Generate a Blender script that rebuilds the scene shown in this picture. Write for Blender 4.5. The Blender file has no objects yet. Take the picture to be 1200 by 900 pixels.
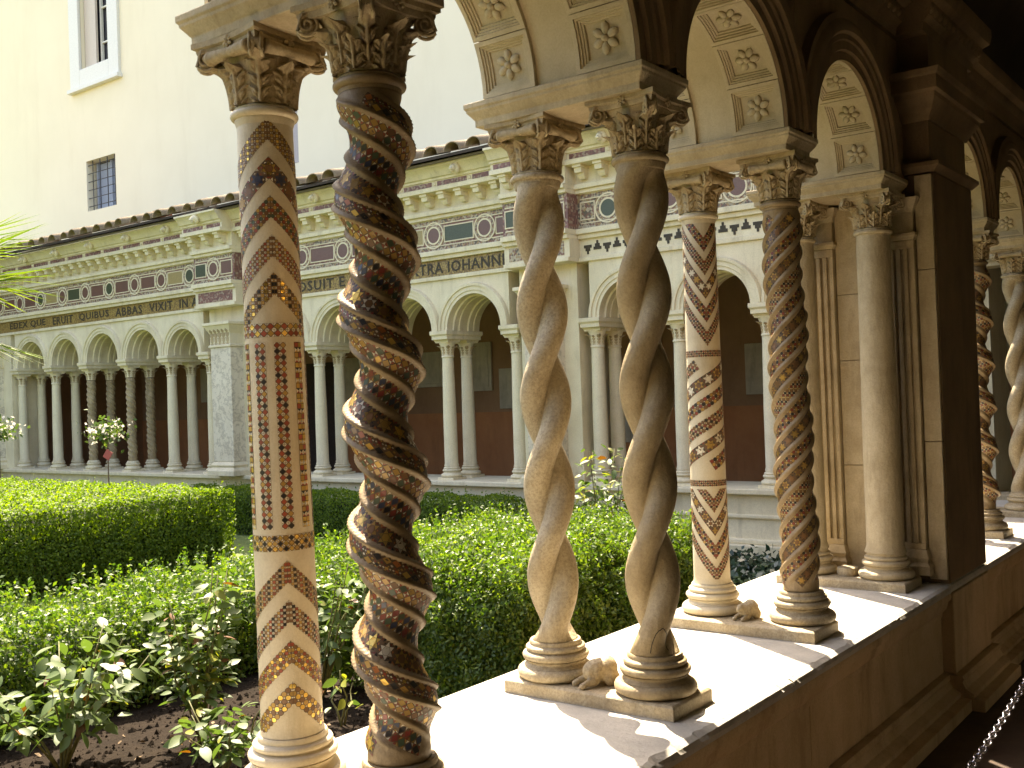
import bpy, bmesh, math, random
import numpy as np
from mathutils import Vector, Matrix
random.seed(7); rng = np.random.default_rng(7)
PI = math.pi; TAU = 2*PI
S = bpy.context.scene; C = S.collection
R_ = math.radians

# ------------------------------------------------------------------ camera
cd = bpy.data.cameras.new('camera'); cam = bpy.data.objects.new('camera', cd); C.objects.link(cam)
cd.sensor_width = 36.0; cd.lens = 36.81; cd.clip_start = 0.05; cd.clip_end = 500
cam.matrix_world = Matrix(((0.79300944, 0.02974179, 0.60848291, 0),
                           (0.60853222, 0.00840693, -0.79348463, 0),
                           (-0.02871512, 0.99952226, -0.01143206, 0), (0, 0, 0, 1)))
cam.matrix_world = cam.matrix_world @ Matrix.Rotation(R_(-0.45), 4, 'Z')
S.camera = cam
# ------------------------------------------------------------------ sky, sun, exposure
SUN_EL = R_(58); SUN_DIR = Vector((-0.84, 0.54, 0)).normalized()
w = bpy.data.worlds.new('World'); S.world = w; w.use_nodes = True
wn = w.node_tree.nodes; wl = w.node_tree.links; bg = wn['Background']
sky = wn.new('ShaderNodeTexSky'); sky.sky_type = 'NISHITA'; sky.sun_disc = False
sky.sun_elevation = SUN_EL; sky.sun_rotation = math.atan2(SUN_DIR.x, SUN_DIR.y)
sky.air_density = 1.0; sky.dust_density = 3.0; sky.ozone_density = 1.0
wl.new(sky.outputs[0], bg.inputs[0]); bg.inputs[1].default_value = 0.14
sd = bpy.data.lights.new('sun', 'SUN'); sun = bpy.data.objects.new('sun', sd); C.objects.link(sun)
sd.energy = 4.6; sd.angle = R_(0.53); sd.color = (1.0, 0.93, 0.80)
to_sun = SUN_DIR*math.cos(SUN_EL) + Vector((0, 0, math.sin(SUN_EL)))
sun.rotation_euler = to_sun.to_track_quat('Z', 'Y').to_euler(); sun.location = (-6, 6, 12)
vs = S.view_settings; vs.view_transform = 'Standard'; vs.look = 'None'; vs.gamma = 1.0
vs.use_curve_mapping = False; vs.exposure = 2.3
try:
    vs.use_white_balance = True; vs.white_balance_temperature = 7500; vs.white_balance_tint = 13
except Exception: pass
S.render.engine = 'CYCLES'; S.cycles.use_denoising = True
S.cycles.max_bounces = 7; S.cycles.diffuse_bounces = 5; S.cycles.glossy_bounces = 3
S.cycles.sample_clamp_indirect = 8.0

# ------------------------------------------------------------------ materials
MATS = {}
def nd(t, k, **kw):
    n = t.nodes.new(k)
    for a, b in kw.items(): setattr(n, a, b)
    return n
def new_mat(name):
    m = bpy.data.materials.new(name); m.use_nodes = True; t = m.node_tree
    b = t.nodes['Principled BSDF']; MATS[name] = m
    return m, t, b
def stone(name, c1, c2, scale=6.0, rough=0.7, bump=0.25, streak=0.35, dirt=(0.20, 0.15, 0.08), dirt_amt=0.35, fine=60, vein=None, speck=.22, blotch=.4, spec=.5):
    m, t, b = new_mat(name); L = t.links.new; b.inputs['Specular IOR Level'].default_value = spec
    tc = nd(t, 'ShaderNodeTexCoord'); co = tc.outputs['Object']
    n1 = nd(t, 'ShaderNodeTexNoise'); n1.inputs['Scale'].default_value = scale; n1.inputs['Detail'].default_value = 8; n1.inputs['Roughness'].default_value = .62
    L(co, n1.inputs['Vector'])
    r1 = nd(t, 'ShaderNodeValToRGB'); r1.color_ramp.elements[0].position = .35; r1.color_ramp.elements[1].position = .68
    r1.color_ramp.elements[0].color = (*c2, 1); r1.color_ramp.elements[1].color = (*c1, 1); L(n1.outputs['Fac'], r1.inputs[0])
    mp = nd(t, 'ShaderNodeMapping'); mp.inputs['Scale'].default_value = (1, 1, .22); L(co, mp.inputs[0])
    n2 = nd(t, 'ShaderNodeTexNoise'); n2.inputs['Scale'].default_value = scale*2.2; n2.inputs['Detail'].default_value = 10; n2.inputs['Roughness'].default_value = .7; L(mp.outputs[0], n2.inputs['Vector'])
    r2 = nd(t, 'ShaderNodeValToRGB'); r2.color_ramp.elements[0].position = .52; r2.color_ramp.elements[1].position = .78
    r2.color_ramp.elements[0].color = (0, 0, 0, 1); r2.color_ramp.elements[1].color = (dirt_amt,)*3+(1,); L(n2.outputs['Fac'], r2.inputs[0])
    mx = nd(t, 'ShaderNodeMix', data_type='RGBA'); L(r2.outputs[0], mx.inputs['Factor']); L(r1.outputs[0], mx.inputs[6]); mx.inputs[7].default_value = (*dirt, 1)
    out = mx.outputs[2]
    if vein:
        wv = nd(t, 'ShaderNodeTexWave'); wv.bands_direction = 'DIAGONAL'; wv.inputs['Scale'].default_value = vein[1]; wv.inputs['Distortion'].default_value = 22; wv.inputs['Detail'].default_value = 7; wv.inputs['Detail Scale'].default_value = 2.4; wv.inputs['Detail Roughness'].default_value = .7; L(co, wv.inputs['Vector'])
        rv = nd(t, 'ShaderNodeValToRGB'); rv.color_ramp.elements[0].position = .62; rv.color_ramp.elements[1].position = 1.0
        rv.color_ramp.elements[0].color = (0, 0, 0, 1); rv.color_ramp.elements[1].color = (.42, .42, .42, 1); L(wv.outputs['Fac'], rv.inputs[0])
        m2 = nd(t, 'ShaderNodeMix', data_type='RGBA'); L(rv.outputs[0], m2.inputs['Factor']); L(out, m2.inputs[6]); m2.inputs[7].default_value = (*vein[0], 1); out = m2.outputs[2]
    ns = nd(t, 'ShaderNodeTexNoise'); ns.inputs['Scale'].default_value = fine*2.6; ns.inputs['Detail'].default_value = 4; ns.inputs['Roughness'].default_value = .75; L(co, ns.inputs['Vector'])
    rs_ = nd(t, 'ShaderNodeValToRGB'); rs_.color_ramp.elements[0].position = .36; rs_.color_ramp.elements[1].position = .56; rs_.color_ramp.elements[0].color = (speck,)*3+(1,); rs_.color_ramp.elements[1].color = (0, 0, 0, 1); L(ns.outputs['Fac'], rs_.inputs[0])
    ms = nd(t, 'ShaderNodeMix', data_type='RGBA'); L(rs_.outputs[0], ms.inputs['Factor']); L(out, ms.inputs[6]); ms.inputs[7].default_value = (*[c*.9 for c in dirt], 1); out = ms.outputs[2]
    nb_ = nd(t, 'ShaderNodeTexNoise'); nb_.inputs['Scale'].default_value = scale*.75; nb_.inputs['Detail'].default_value = 12; nb_.inputs['Roughness'].default_value = .72; nb_.inputs['Distortion'].default_value = .6; L(mp.outputs[0], nb_.inputs['Vector'])
    rb_ = nd(t, 'ShaderNodeValToRGB'); rb_.color_ramp.elements[0].position = .50; rb_.color_ramp.elements[1].position = .66; rb_.color_ramp.elements[0].color = (0, 0, 0, 1); rb_.color_ramp.elements[1].color = (blotch,)*3+(1,); L(nb_.outputs['Fac'], rb_.inputs[0])
    mb2 = nd(t, 'ShaderNodeMix', data_type='RGBA'); L(rb_.outputs[0], mb2.inputs['Factor']); L(out, mb2.inputs[6]); mb2.inputs[7].default_value = (*[(c*.5+d*.5) for c, d in zip(c2, dirt)], 1); out = mb2.outputs[2]
    L(out, b.inputs['Base Color'])
    n3 = nd(t, 'ShaderNodeTexNoise'); n3.inputs['Scale'].default_value = fine; n3.inputs['Detail'].default_value = 6; n3.inputs['Roughness'].default_value = .65; L(co, n3.inputs['Vector'])
    ad = nd(t, 'ShaderNodeMath', operation='ADD'); L(n3.outputs['Fac'], ad.inputs[0]); L(n2.outputs['Fac'], ad.inputs[1])
    bp = nd(t, 'ShaderNodeBump'); bp.inputs['Strength'].default_value = bump; bp.inputs['Distance'].default_value = .01; L(ad.outputs[0], bp.inputs['Height']); L(bp.outputs[0], b.inputs['Normal'])
    rr = nd(t, 'ShaderNodeMapRange'); rr.inputs['To Min'].default_value = rough-.12; rr.inputs['To Max'].default_value = min(1, rough+.15); L(n2.outputs['Fac'], rr.inputs[0]); L(rr.outputs[0], b.inputs['Roughness'])
    return m
def flat(name, col, rough=.6, metal=0.0, var=.25, scale=30, bump=.1):
    m, t, b = new_mat(name); L = t.links.new
    tc = nd(t, 'ShaderNodeTexCoord'); n = nd(t, 'ShaderNodeTexNoise'); n.inputs['Scale'].default_value = scale; n.inputs['Detail'].default_value = 5; L(tc.outputs['Object'], n.inputs['Vector'])
    r = nd(t, 'ShaderNodeValToRGB'); r.color_ramp.elements[0].position = .3; r.color_ramp.elements[1].position = .7
    r.color_ramp.elements[0].color = (*[c*(1-var) for c in col], 1); r.color_ramp.elements[1].color = (*[min(1, c*(1+var)) for c in col], 1)
    L(n.outputs['Fac'], r.inputs[0]); L(r.outputs[0], b.inputs['Base Color'])
    b.inputs['Roughness'].default_value = rough; b.inputs['Metallic'].default_value = metal
    bp = nd(t, 'ShaderNodeBump'); bp.inputs['Strength'].default_value = bump; bp.inputs['Distance'].default_value = .01; L(n.outputs['Fac'], bp.inputs['Height']); L(bp.outputs[0], b.inputs['Normal'])
    return m
def leafmat(name, c1, c2, c3, scale=14, rough=.45, trans=.35):
    m, t, b = new_mat(name); L = t.links.new
    ge = nd(t, 'ShaderNodeNewGeometry'); r = nd(t, 'ShaderNodeValToRGB'); e = r.color_ramp.elements
    e[0].color = (*c1, 1); e[1].color = (*c3, 1); x = e.new(.55); x.color = (*c2, 1); L(ge.outputs['Random Per Island'], r.inputs[0])
    L(r.outputs[0], b.inputs['Base Color']); b.inputs['Roughness'].default_value = rough
    tr = nd(t, 'ShaderNodeBsdfTranslucent'); hs = nd(t, 'ShaderNodeHueSaturation'); hs.inputs['Value'].default_value = 1.5; hs.inputs['Saturation'].default_value = 1.1; L(r.outputs[0], hs.inputs['Color']); L(hs.outputs[0], tr.inputs[0])
    mx = nd(t, 'ShaderNodeMixShader'); mx.inputs[0].default_value = trans; L(b.outputs[0], mx.inputs[1]); L(tr.outputs[0], mx.inputs[2]); L(mx.outputs[0], t.nodes['Material Output'].inputs[0])
    return m
def attrmat(name, rough=.3):
    m, t, b = new_mat(name); L = t.links.new
    a = nd(t, 'ShaderNodeAttribute'); a.attribute_name = 'Col'; L(a.outputs['Color'], b.inputs['Base Color']); L(a.outputs['Alpha'], b.inputs['Metallic'])
    tc = nd(t, 'ShaderNodeTexCoord'); n = nd(t, 'ShaderNodeTexNoise'); n.inputs['Scale'].default_value = 45; n.inputs['Detail'].default_value = 3; L(tc.outputs['Object'], n.inputs['Vector'])
    rr = nd(t, 'ShaderNodeMapRange'); rr.inputs['To Min'].default_value = rough-.12; rr.inputs['To Max'].default_value = rough+.25; L(n.outputs['Fac'], rr.inputs[0]); L(rr.outputs[0], b.inputs['Roughness'])
    bp = nd(t, 'ShaderNodeBump'); bp.inputs['Strength'].default_value = .2; bp.inputs['Distance'].default_value = .004; L(n.outputs['Fac'], bp.inputs['Height']); L(bp.outputs[0], b.inputs['Normal'])
    return m
def tessmat(name, cols, scale, rough=.5, grout=(.5, .45, .33)):
    """small chequered inlay too fine to pick apart: a cell pattern, colours by cell"""
    m, t, b = new_mat(name); L = t.links.new
    tc = nd(t, 'ShaderNodeTexCoord'); mp = nd(t, 'ShaderNodeMapping'); mp.inputs['Rotation'].default_value = (0, R_(45), 0); L(tc.outputs['Object'], mp.inputs[0])
    v = nd(t, 'ShaderNodeTexVoronoi'); v.distance = 'CHEBYCHEV'; v.inputs['Scale'].default_value = scale; v.inputs['Randomness'].default_value = .15; L(mp.outputs[0], v.inputs['Vector'])
    wn_ = nd(t, 'ShaderNodeTexWhiteNoise'); L(v.outputs['Position'], wn_.inputs['Vector'])
    r = nd(t, 'ShaderNodeValToRGB'); r.color_ramp.interpolation = 'CONSTANT'; e = r.color_ramp.elements
    while len(e) < len(cols): e.new(.5)
    for i, c in enumerate(cols): e[i].position = i/len(cols); e[i].color = (*c, 1)
    L(wn_.outputs['Value'], r.inputs[0]); L(r.outputs[0], b.inputs['Base Color']); b.inputs['Roughness'].default_value = rough
    return m

stone('marble', (.53, .445, .295), (.36, .285, .17), 7, .62, .55, dirt=(.15, .105, .05), dirt_amt=.65, fine=42, speck=.5, blotch=.55)
stone('marble_white', (.66, .585, .42), (.54, .46, .31), 6, .5, .2, dirt=(.26, .19, .10), dirt_amt=.5, speck=.14, blotch=.3)
stone('impost_stone', (.56, .465, .30), (.42, .335, .20), 7, .7, .5, dirt=(.20, .14, .07), dirt_amt=.6, fine=50, blotch=.5)
stone('marble_warm', (.47, .375, .225), (.32, .24, .125), 7, .6, .45, dirt=(.13, .085, .038), dirt_amt=.7, fine=50, speck=.3, blotch=.6)
stone('carved', (.56, .45, .275), (.40, .305, .17), 14, .75, .5, dirt=(.13, .09, .045), dirt_amt=.6, fine=70, blotch=.5)
stone('soffit', (.58, .50, .34), (.47, .39, .25), 4, .7, .2, dirt=(.28, .21, .11), dirt_amt=.35)
stone('far_marble', (.80, .72, .51), (.69, .605, .41), 3, .65, .2, dirt=(.27, .22, .13), dirt_amt=.55, fine=30, speck=.2, blotch=.3)
stone('veined', (.78, .715, .57), (.68, .61, .47), 4, .55, .15, dirt=(.32, .25, .15), dirt_amt=.3, vein=((.20, .16, .12), 1.3, .45))
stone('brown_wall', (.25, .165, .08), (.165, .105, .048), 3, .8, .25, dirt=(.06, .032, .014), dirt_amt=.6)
stone('parapet_face', (.66, .50, .295), (.52, .375, .20), 2.5, .8, .35, dirt=(.12, .065, .028), dirt_amt=.6)
stone('parapet_top', (.52, .49, .42), (.40, .38, .33), 5, .8, .5, dirt=(.22, .20, .17), dirt_amt=.5, fine=45)
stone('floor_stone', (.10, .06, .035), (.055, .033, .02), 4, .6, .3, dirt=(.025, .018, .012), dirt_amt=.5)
stone('plaster_cream', (.86, .77, .57), (.82, .73, .535), .7, .9, .08, dirt=(.70, .60, .42), dirt_amt=.35, fine=25, speck=.06, blotch=.12)
stone('terracotta', (.56, .25, .10), (.46, .19, .075), 2, .85, .2, dirt=(.22, .10, .05), dirt_amt=.5)
stone('gallery_wall', (.42, .25, .135), (.32, .18, .095), 1.5, .85, .2, dirt=(.16, .10, .05), dirt_amt=.5)
stone('plaque', (.62, .56, .43), (.48, .43, .33), 5, .7, .3, dirt=(.18, .15, .11), dirt_amt=.5)
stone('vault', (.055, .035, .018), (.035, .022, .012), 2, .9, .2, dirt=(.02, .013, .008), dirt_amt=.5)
stone('tile', (.27, .20, .115), (.17, .125, .075), 7, .85, .5, dirt=(.09, .075, .05), dirt_amt=.6)
stone('tile_red', (.40, .16, .07), (.30, .12, .06), 7, .85, .5, dirt=(.12, .08, .05), dirt_amt=.5)
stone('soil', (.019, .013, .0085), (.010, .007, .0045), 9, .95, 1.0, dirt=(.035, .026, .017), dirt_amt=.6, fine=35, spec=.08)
stone('lawn', (.12, .17, .035), (.07, .11, .02), 6, .9, .9, dirt=(.15, .16, .05), dirt_amt=.5, fine=60)
stone('patina', (.42, .31, .17), (.27, .19, .095), 8, .5, .3, dirt=(.09, .055, .025), dirt_amt=.7)
flat('porphyry', (.15, .075, .055), .35, var=.2, scale=120)
flat('serpentine', (.055, .07, .035), .35, var=.25, scale=120)
flat('ochre_stone', (.33, .25, .10), .4, var=.2, scale=100)
flat('grout', (.13, .085, .045), .8, var=.35, scale=40)
flat('dark_grout', (.13, .08, .04), .55, var=.4, scale=40)
flat('ink', (.045, .035, .02), .7, var=.3)
flat('white_paint', (.72, .70, .63), .5, var=.06)
flat('shutter', (.60, .52, .44), .6, var=.06)
flat('shutter_grey', (.38, .34, .33), .6, var=.08)
flat('bluegrey', (.30, .34, .42), .5, var=.1)
flat('glass_dark', (.035, .035, .045), .12, var=.2)
flat('iron', (.06, .055, .055), .5, metal=.6, var=.3)
flat('chrome', (.42, .40, .42), .22, metal=1.0, var=.15)
flat('wood_dark', (.05, .035, .025), .8, var=.3)
flat('gutter', (.20, .17, .17), .6, var=.2)
flat('bark', (.16, .11, .06), .9, var=.35, scale=60, bump=.5)
flat('stem_green', (.13, .13, .045), .7, var=.3, scale=60)
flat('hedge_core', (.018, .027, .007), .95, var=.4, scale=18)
flat('red_tag', (.45, .10, .09), .5, var=.1)
leafmat('leaf_box', (.06, .115, .012), (.115, .185, .018), (.20, .275, .03), trans=.45, rough=.65)
leafmat('leaf_box_near', (.04, .085, .013), (.08, .145, .018), (.17, .235, .03), trans=.44, rough=.5)
leafmat('leaf_rose', (.05, .09, .02), (.075, .125, .025), (.13, .18, .03), trans=.34, rough=.5)
leafmat('leaf_yellow', (.16, .20, .025), (.20, .22, .03), (.27, .22, .04), trans=.4, rough=.4)
leafmat('leaf_red', (.10, .035, .012), (.14, .06, .015), (.17, .10, .02), trans=.3, rough=.55)
leafmat('leaf_dark', (.02, .04, .025), (.03, .06, .03), (.05, .08, .05), trans=.15, rough=.25)
leafmat('leaf_palm', (.07, .115, .014), (.105, .155, .02), (.15, .19, .03), trans=.4, rough=.45)
leafmat('petal', (.62, .58, .50), (.66, .62, .55), (.70, .64, .55), trans=.3, rough=.5)
leafmat('grass_blade', (.08, .13, .02), (.12, .18, .03), (.17, .22, .04), trans=.35, rough=.6)
attrmat('tesserae')
tessmat('fine_mosaic', [(.36, .30, .20), (.20, .10, .07), (.12, .10, .07), (.33, .22, .10), (.42, .36, .25)], 46)
tessmat('fine_mosaic_red', [(.20, .09, .07), (.25, .12, .09), (.33, .25, .18), (.15, .07, .06)], 44)
tessmat('gold_ground', [(.30, .20, .055), (.22, .14, .04), (.36, .26, .08), (.16, .10, .035)], 60, .4)

# ------------------------------------------------------------------ mesh helpers
class MB:
    def __init__(s): s.v = []; s.f = []; s.c = None
    def add(s, vs_, fs):
        o = len(s.v); s.v.extend([tuple(p) for p in vs_]); s.f.extend([tuple(i+o for i in q) for q in fs]); return s
    def box(s, x0, x1, y0, y1, z0, z1):
        v = [(x, y, z) for z in (z0, z1) for y in (y0, y1) for x in (x0, x1)]
        return s.add(v, [(0, 2, 3, 1), (4, 5, 7, 6), (0, 1, 5, 4), (2, 6, 7, 3), (0, 4, 6, 2), (1, 3, 7, 5)])
    def lathe(s, prof, n=32, c=(0, 0, 0), cap=True):
        m = len(prof); v = []
        for r, z in prof:
            for k in range(n):
                a = TAU*k/n; v.append((c[0]+r*math.cos(a), c[1]+r*math.sin(a), c[2]+z))
        f = [(i*n+k, i*n+(k+1) % n, (i+1)*n+(k+1) % n, (i+1)*n+k) for i in range(m-1) for k in range(n)]
        if cap: f += [tuple(range(n-1, -1, -1)), tuple((m-1)*n+k for k in range(n))]
        return s.add(v, f)
    def tube(s, pts, r, n=8, taper=None):
        pts = [Vector(p) for p in pts]; m = len(pts); v = []; up = Vector((0.13, .31, 1)).normalized()
        for i, p in enumerate(pts):
            d = (pts[min(i+1, m-1)]-pts[max(i-1, 0)]).normalized(); a = d.cross(up)
            if a.length < .05: a = d.cross(Vector((1, 0, 0)))
            a.normalize(); b = d.cross(a); rr = r if taper is None else r*(1+(taper-1)*i/(m-1))
            for k in range(n):
                t = TAU*k/n; v.append(p+a*rr*math.cos(t)+b*rr*math.sin(t))
        f = [(i*n+k, i*n+(k+1) % n, (i+1)*n+(k+1) % n, (i+1)*n+k) for i in range(m-1) for k in range(n)]
        f += [tuple(range(n-1, -1, -1)), tuple((m-1)*n+k for k in range(n))]
        return s.add(v, f)
    def extrude(s, prof, fn0, fn1):
        """closed profile swept between two placements fn(a,b)->xyz"""
        n = len(prof); v = [fn0(*p) for p in prof]+[fn1(*p) for p in prof]
        f = [(k, (k+1) % n, n+(k+1) % n, n+k) for k in range(n)]+[tuple(range(n-1, -1, -1)), tuple(range(n, 2*n))]
        return s.add(v, f)
    def build(s, name, mat, parent=None, smooth=False, world=True, bevel=0, wn=False):
        me = bpy.data.meshes.new(name); me.from_pydata(s.v, [], s.f)
        if s.c is not None:
            ca = me.color_attributes.new('Col', 'FLOAT_COLOR', 'CORNER'); arr = []
            for p, q in zip(s.f, s.c): arr.extend(list(q)*len(p))
            ca.data.foreach_set('color', arr)
        bm = bmesh.new(); bm.from_mesh(me)
        if s.c is None: bmesh.ops.recalc_face_normals(bm, faces=bm.faces)
        bm.to_mesh(me); bm.free()
        if smooth is True: me.polygons.foreach_set('use_smooth', [True]*len(me.polygons))
        elif smooth: 
            me.polygons.foreach_set('use_smooth', [True]*len(me.polygons))
            try: me.set_sharp_from_angle(angle=R_(smooth))
            except Exception: pass
        me.materials.append(MATS[mat]); return link(name, me, parent, world, bevel)
def link(name, me, parent=None, world=False, bevel=0):
    o = bpy.data.objects.new(name, me); C.objects.link(o)
    if parent is not None:
        o.parent = parent
        if world:
            p = parent; off = Vector((0, 0, 0))
            while p is not None: off += p.location; p = p.parent
            o.location = -off
    if bevel:
        b = o.modifiers.new('bevel', 'BEVEL'); b.width = bevel; b.segments = 2; b.limit_method = 'ANGLE'; b.angle_limit = R_(40)
    return o
def tag(o, label=None, cat=None, group=None, kind=None):
    if label: o['label'] = label
    if cat: o['category'] = cat
    if group: o['group'] = group
    if kind: o['kind'] = kind
    return o
def thing(name, loc, label, cat, group=None):
    o = bpy.data.objects.new(name, None); o.empty_display_size = .1; C.objects.link(o); o.location = loc
    return tag(o, label, cat, group, 'thing')
def copy_tree(o, parent=None):
    c = o.copy(); C.objects.link(c); c.parent = parent
    for ch in list(o.children): copy_tree(ch, c)
    return c
def raw_mesh(name, verts, faces_n, k, mat, smooth=False):
    """verts (N,3) array, faces = consecutive groups of k verts"""
    me = bpy.data.meshes.new(name); n = len(verts); me.vertices.add(n); me.vertices.foreach_set('co', np.ascontiguousarray(verts, dtype=np.float32).ravel())
    me.loops.add(n); me.loops.foreach_set('vertex_index', np.arange(n, dtype=np.int32)); p = n//k; me.polygons.add(p)
    me.polygons.foreach_set('loop_start', np.arange(0, n, k, dtype=np.int32)); me.polygons.foreach_set('loop_total', np.full(p, k, dtype=np.int32))
    me.update(); me.validate(); me.materials.append(MATS[mat]); return me

# ------------------------------------------------------------------ mosaic patterns: lists of (polygon in strip coordinates, colour)
RED = (.30, .065, .032, 0); DRED = (.22, .04, .025, 0); BLK = (.022, .020, .018, 0); GRN = (.06, .09, .05, 0); GOLD = (.75, .50, .13, .85)
OCH = (.42, .25, .06, 0); BRN = (.20, .10, .04, 0); WHT = (.62, .56, .42, 0); ORG = (.45, .15, .04, 0); BLU = (.04, .05, .09, 0); DGOLD = (.36, .23, .06, .5)
def jit(c): 
    k = random.uniform(.75, 1.2); return (min(1, c[0]*k), min(1, c[1]*k), min(1, c[2]*k), c[3])
def ngon(cx, cy, r, n, a0=0.0): return [(cx+r*math.cos(a0+TAU*i/n), cy+r*math.sin(a0+TAU*i/n)) for i in range(n)]
def diamond(cx, cy, a, b): return [(cx-a, cy), (cx, cy-b), (cx+a, cy), (cx, cy+b)]
def pat_lattice(L, W, rows, big, small, ph=0):
    a = W/rows; n = max(1, round(L/a)); da = L/n; out = []
    for i in range(n):
        for j in range(rows):
            cx = (i+.5)*da; cy = -W/2+(j+.5)*a
            out.append((diamond(cx, cy, .45*da, .45*a), jit(big[(i+j+ph) % len(big)])))
            for sx, sy in ((1, 1), (-1, 1), (1, -1), (-1, -1)):
                out.append(([(cx+sx*.47*da, cy+sy*.47*a), (cx+sx*.14*da, cy+sy*.47*a), (cx+sx*.47*da, cy+sy*.14*a)], jit(small[(i+j) % len(small)])))
    return out
def pat_check(L, W, rows, big, dots):
    a = W/rows; n = max(1, round(L/a)); da = L/n; out = []
    for i in range(n):
        for j in range(rows):
            cx = (i+.5)*da; cy = -W/2+(j+.5)*a
            out.append((ngon(cx, cy, .46*min(a, da), 8, PI/8), jit(big[(i+j*2) % len(big)])))
            if i < n-1 and j < rows-1: out.append((diamond(cx+da/2, cy+a/2, .17*da, .17*a), jit(dots[(i+j) % len(dots)])))
    for i in range(n):
        for sy in (-1, 1):
            out.append(([((i+.22)*da-.5*da, sy*W/2), ((i+.5)*da-.22*da, sy*W/2), (i*da, sy*(W/2-.16*a))], jit(dots[i % len(dots)])))
    return [(p, c) for p, c in out if min(q[0] for q in p) >= -1e-6]
def pat_star(L, W, stars, bgc):
    a = W; n = max(1, round(L/a)); da = L/n; out = []
    for i in range(n):
        cx = (i+.5)*da; r = .47*min(a, da); ri = r*.56; c = stars[i % len(stars)]; ro = random.uniform(0, .5)
        out.append((ngon(cx, 0, ri*.92, 6, ro+PI/6), jit(c if random.random() < .6 else BRN)))
        for k in range(6):
            t = ro+k*TAU/6; p0 = (cx+r*math.cos(t), r*math.sin(t)); p1 = (cx+ri*math.cos(t+PI/6), ri*math.sin(t+PI/6)); p2 = (cx+ri*math.cos(t-PI/6), ri*math.sin(t-PI/6))
            out.append(([p2, p0, p1], jit(c)))
            q = (cx+r*.98*math.cos(t+PI/6), r*.98*math.sin(t+PI/6)); u = (cx+r*.8*math.cos(t+.3), r*.8*math.sin(t+.3)); v_ = (cx+r*.8*math.cos(t+PI/3-.3), r*.8*math.sin(t+PI/3-.3))
            out.append(([u, q, v_], jit(bgc[k % len(bgc)])))
        for sy in (-1, 1):
            for s2 in (-1, 1): out.append(([(cx+s2*.49*da, sy*.48*W), (cx+s2*.28*da, sy*.48*W), (cx+s2*.47*da, sy*.30*W)], jit(bgc[(i+1) % len(bgc)])))
    return out
def pat_flower(L, W, big, pet):
    a = W*.5; n = max(2, round(L/a)); da = L/n; out = []
    for i in range(n):
        for j in (-1, 1):
            cx = (i+.5)*da; cy = j*W*.25
            if (i//3+(j > 0)) % 2 == 0:
                out.append((ngon(cx, cy, .2*a, 6), jit(big[(i+1) % len(big)])))
                for k in range(6): out.append((ngon(cx+.34*a*math.cos(k*TAU/6), cy+.34*a*math.sin(k*TAU/6), .12*a, 4, k), jit(pet[k % len(pet)])))
            else: out.append((diamond(cx, cy, .47*da, .47*a), jit(big[(i+j) % len(big)])))
        out.append((diamond((i+1)*da if i < n-1 else i*da+.8*da, 0, .16*a, .16*a), jit(pet[i % len(pet)])))
    return out
def pat_hour(L, W, cols, trim=WHT):
    a = W/2; n = max(1, round(L/a)); da = L/n; out = []
    for i in range(n):
        if i % 2:
            for j in (-1, 1): out.append(([(i*da+.08*da, j*.06*a), (i*da+.92*da, j*.06*a), (i*da+.92*da, j*.94*a), (i*da+.08*da, j*.94*a)], jit(cols[(i//2+(j > 0)) % len(cols)])))
        else:
            for j in (0, 1):
                y0 = -a+j*a+.05*a; y1 = y0+.9*a; x0 = i*da+.05*da; x1 = x0+.9*da; mx_, my = (x0+x1)/2, (y0+y1)/2
                out += [([(x0, y0), (x1, y0), (mx_, my)], jit(trim)), ([(x0, y1), (mx_, my), (x1, y1)], jit(trim)), ([(x0, y0), (mx_, my), (x0, y1)], jit(cols[i % len(cols)])), ([(x1, y0), (x1, y1), (mx_, my)], jit(BLK if i % 4 else cols[0]))]
    return out
def mosaic(name, polys, fn, parent, lift=.0011):
    """fn(s,t,h) -> xyz; every tessera is a small tilted face of its own"""
    mb = MB(); mb.c = []
    for p, c in polys:
        if len(p) == 4 and isinstance(p[0][0], str): continue
        tilt = [random.uniform(-.0004, .0004) for _ in p]
        mb.add([fn(s, t, lift+d) for (s, t), d in zip(p, tilt)], [tuple(range(len(p)))]); mb.c.append(c)
    o = mb.build(name, 'tesserae', parent, world=False); o['kind'] = 'stuff'
    return o
def backing(name, L, W, fn, parent, mat='dark_grout', n=None, lift=.0005):
    n = n or max(2, int(L/.006)); mb = MB(); v = []
    for i in range(n+1):
        for t in (-.5, -.25, 0, .25, .5): v.append(fn(L*i/n, t*W, lift))
    mb.add(v, [(i*5+k, i*5+k+1, i*5+6+k, i*5+5+k) for i in range(n) for k in range(4)])
    return mb.build(name, mat, parent, smooth=True, world=False)

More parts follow.
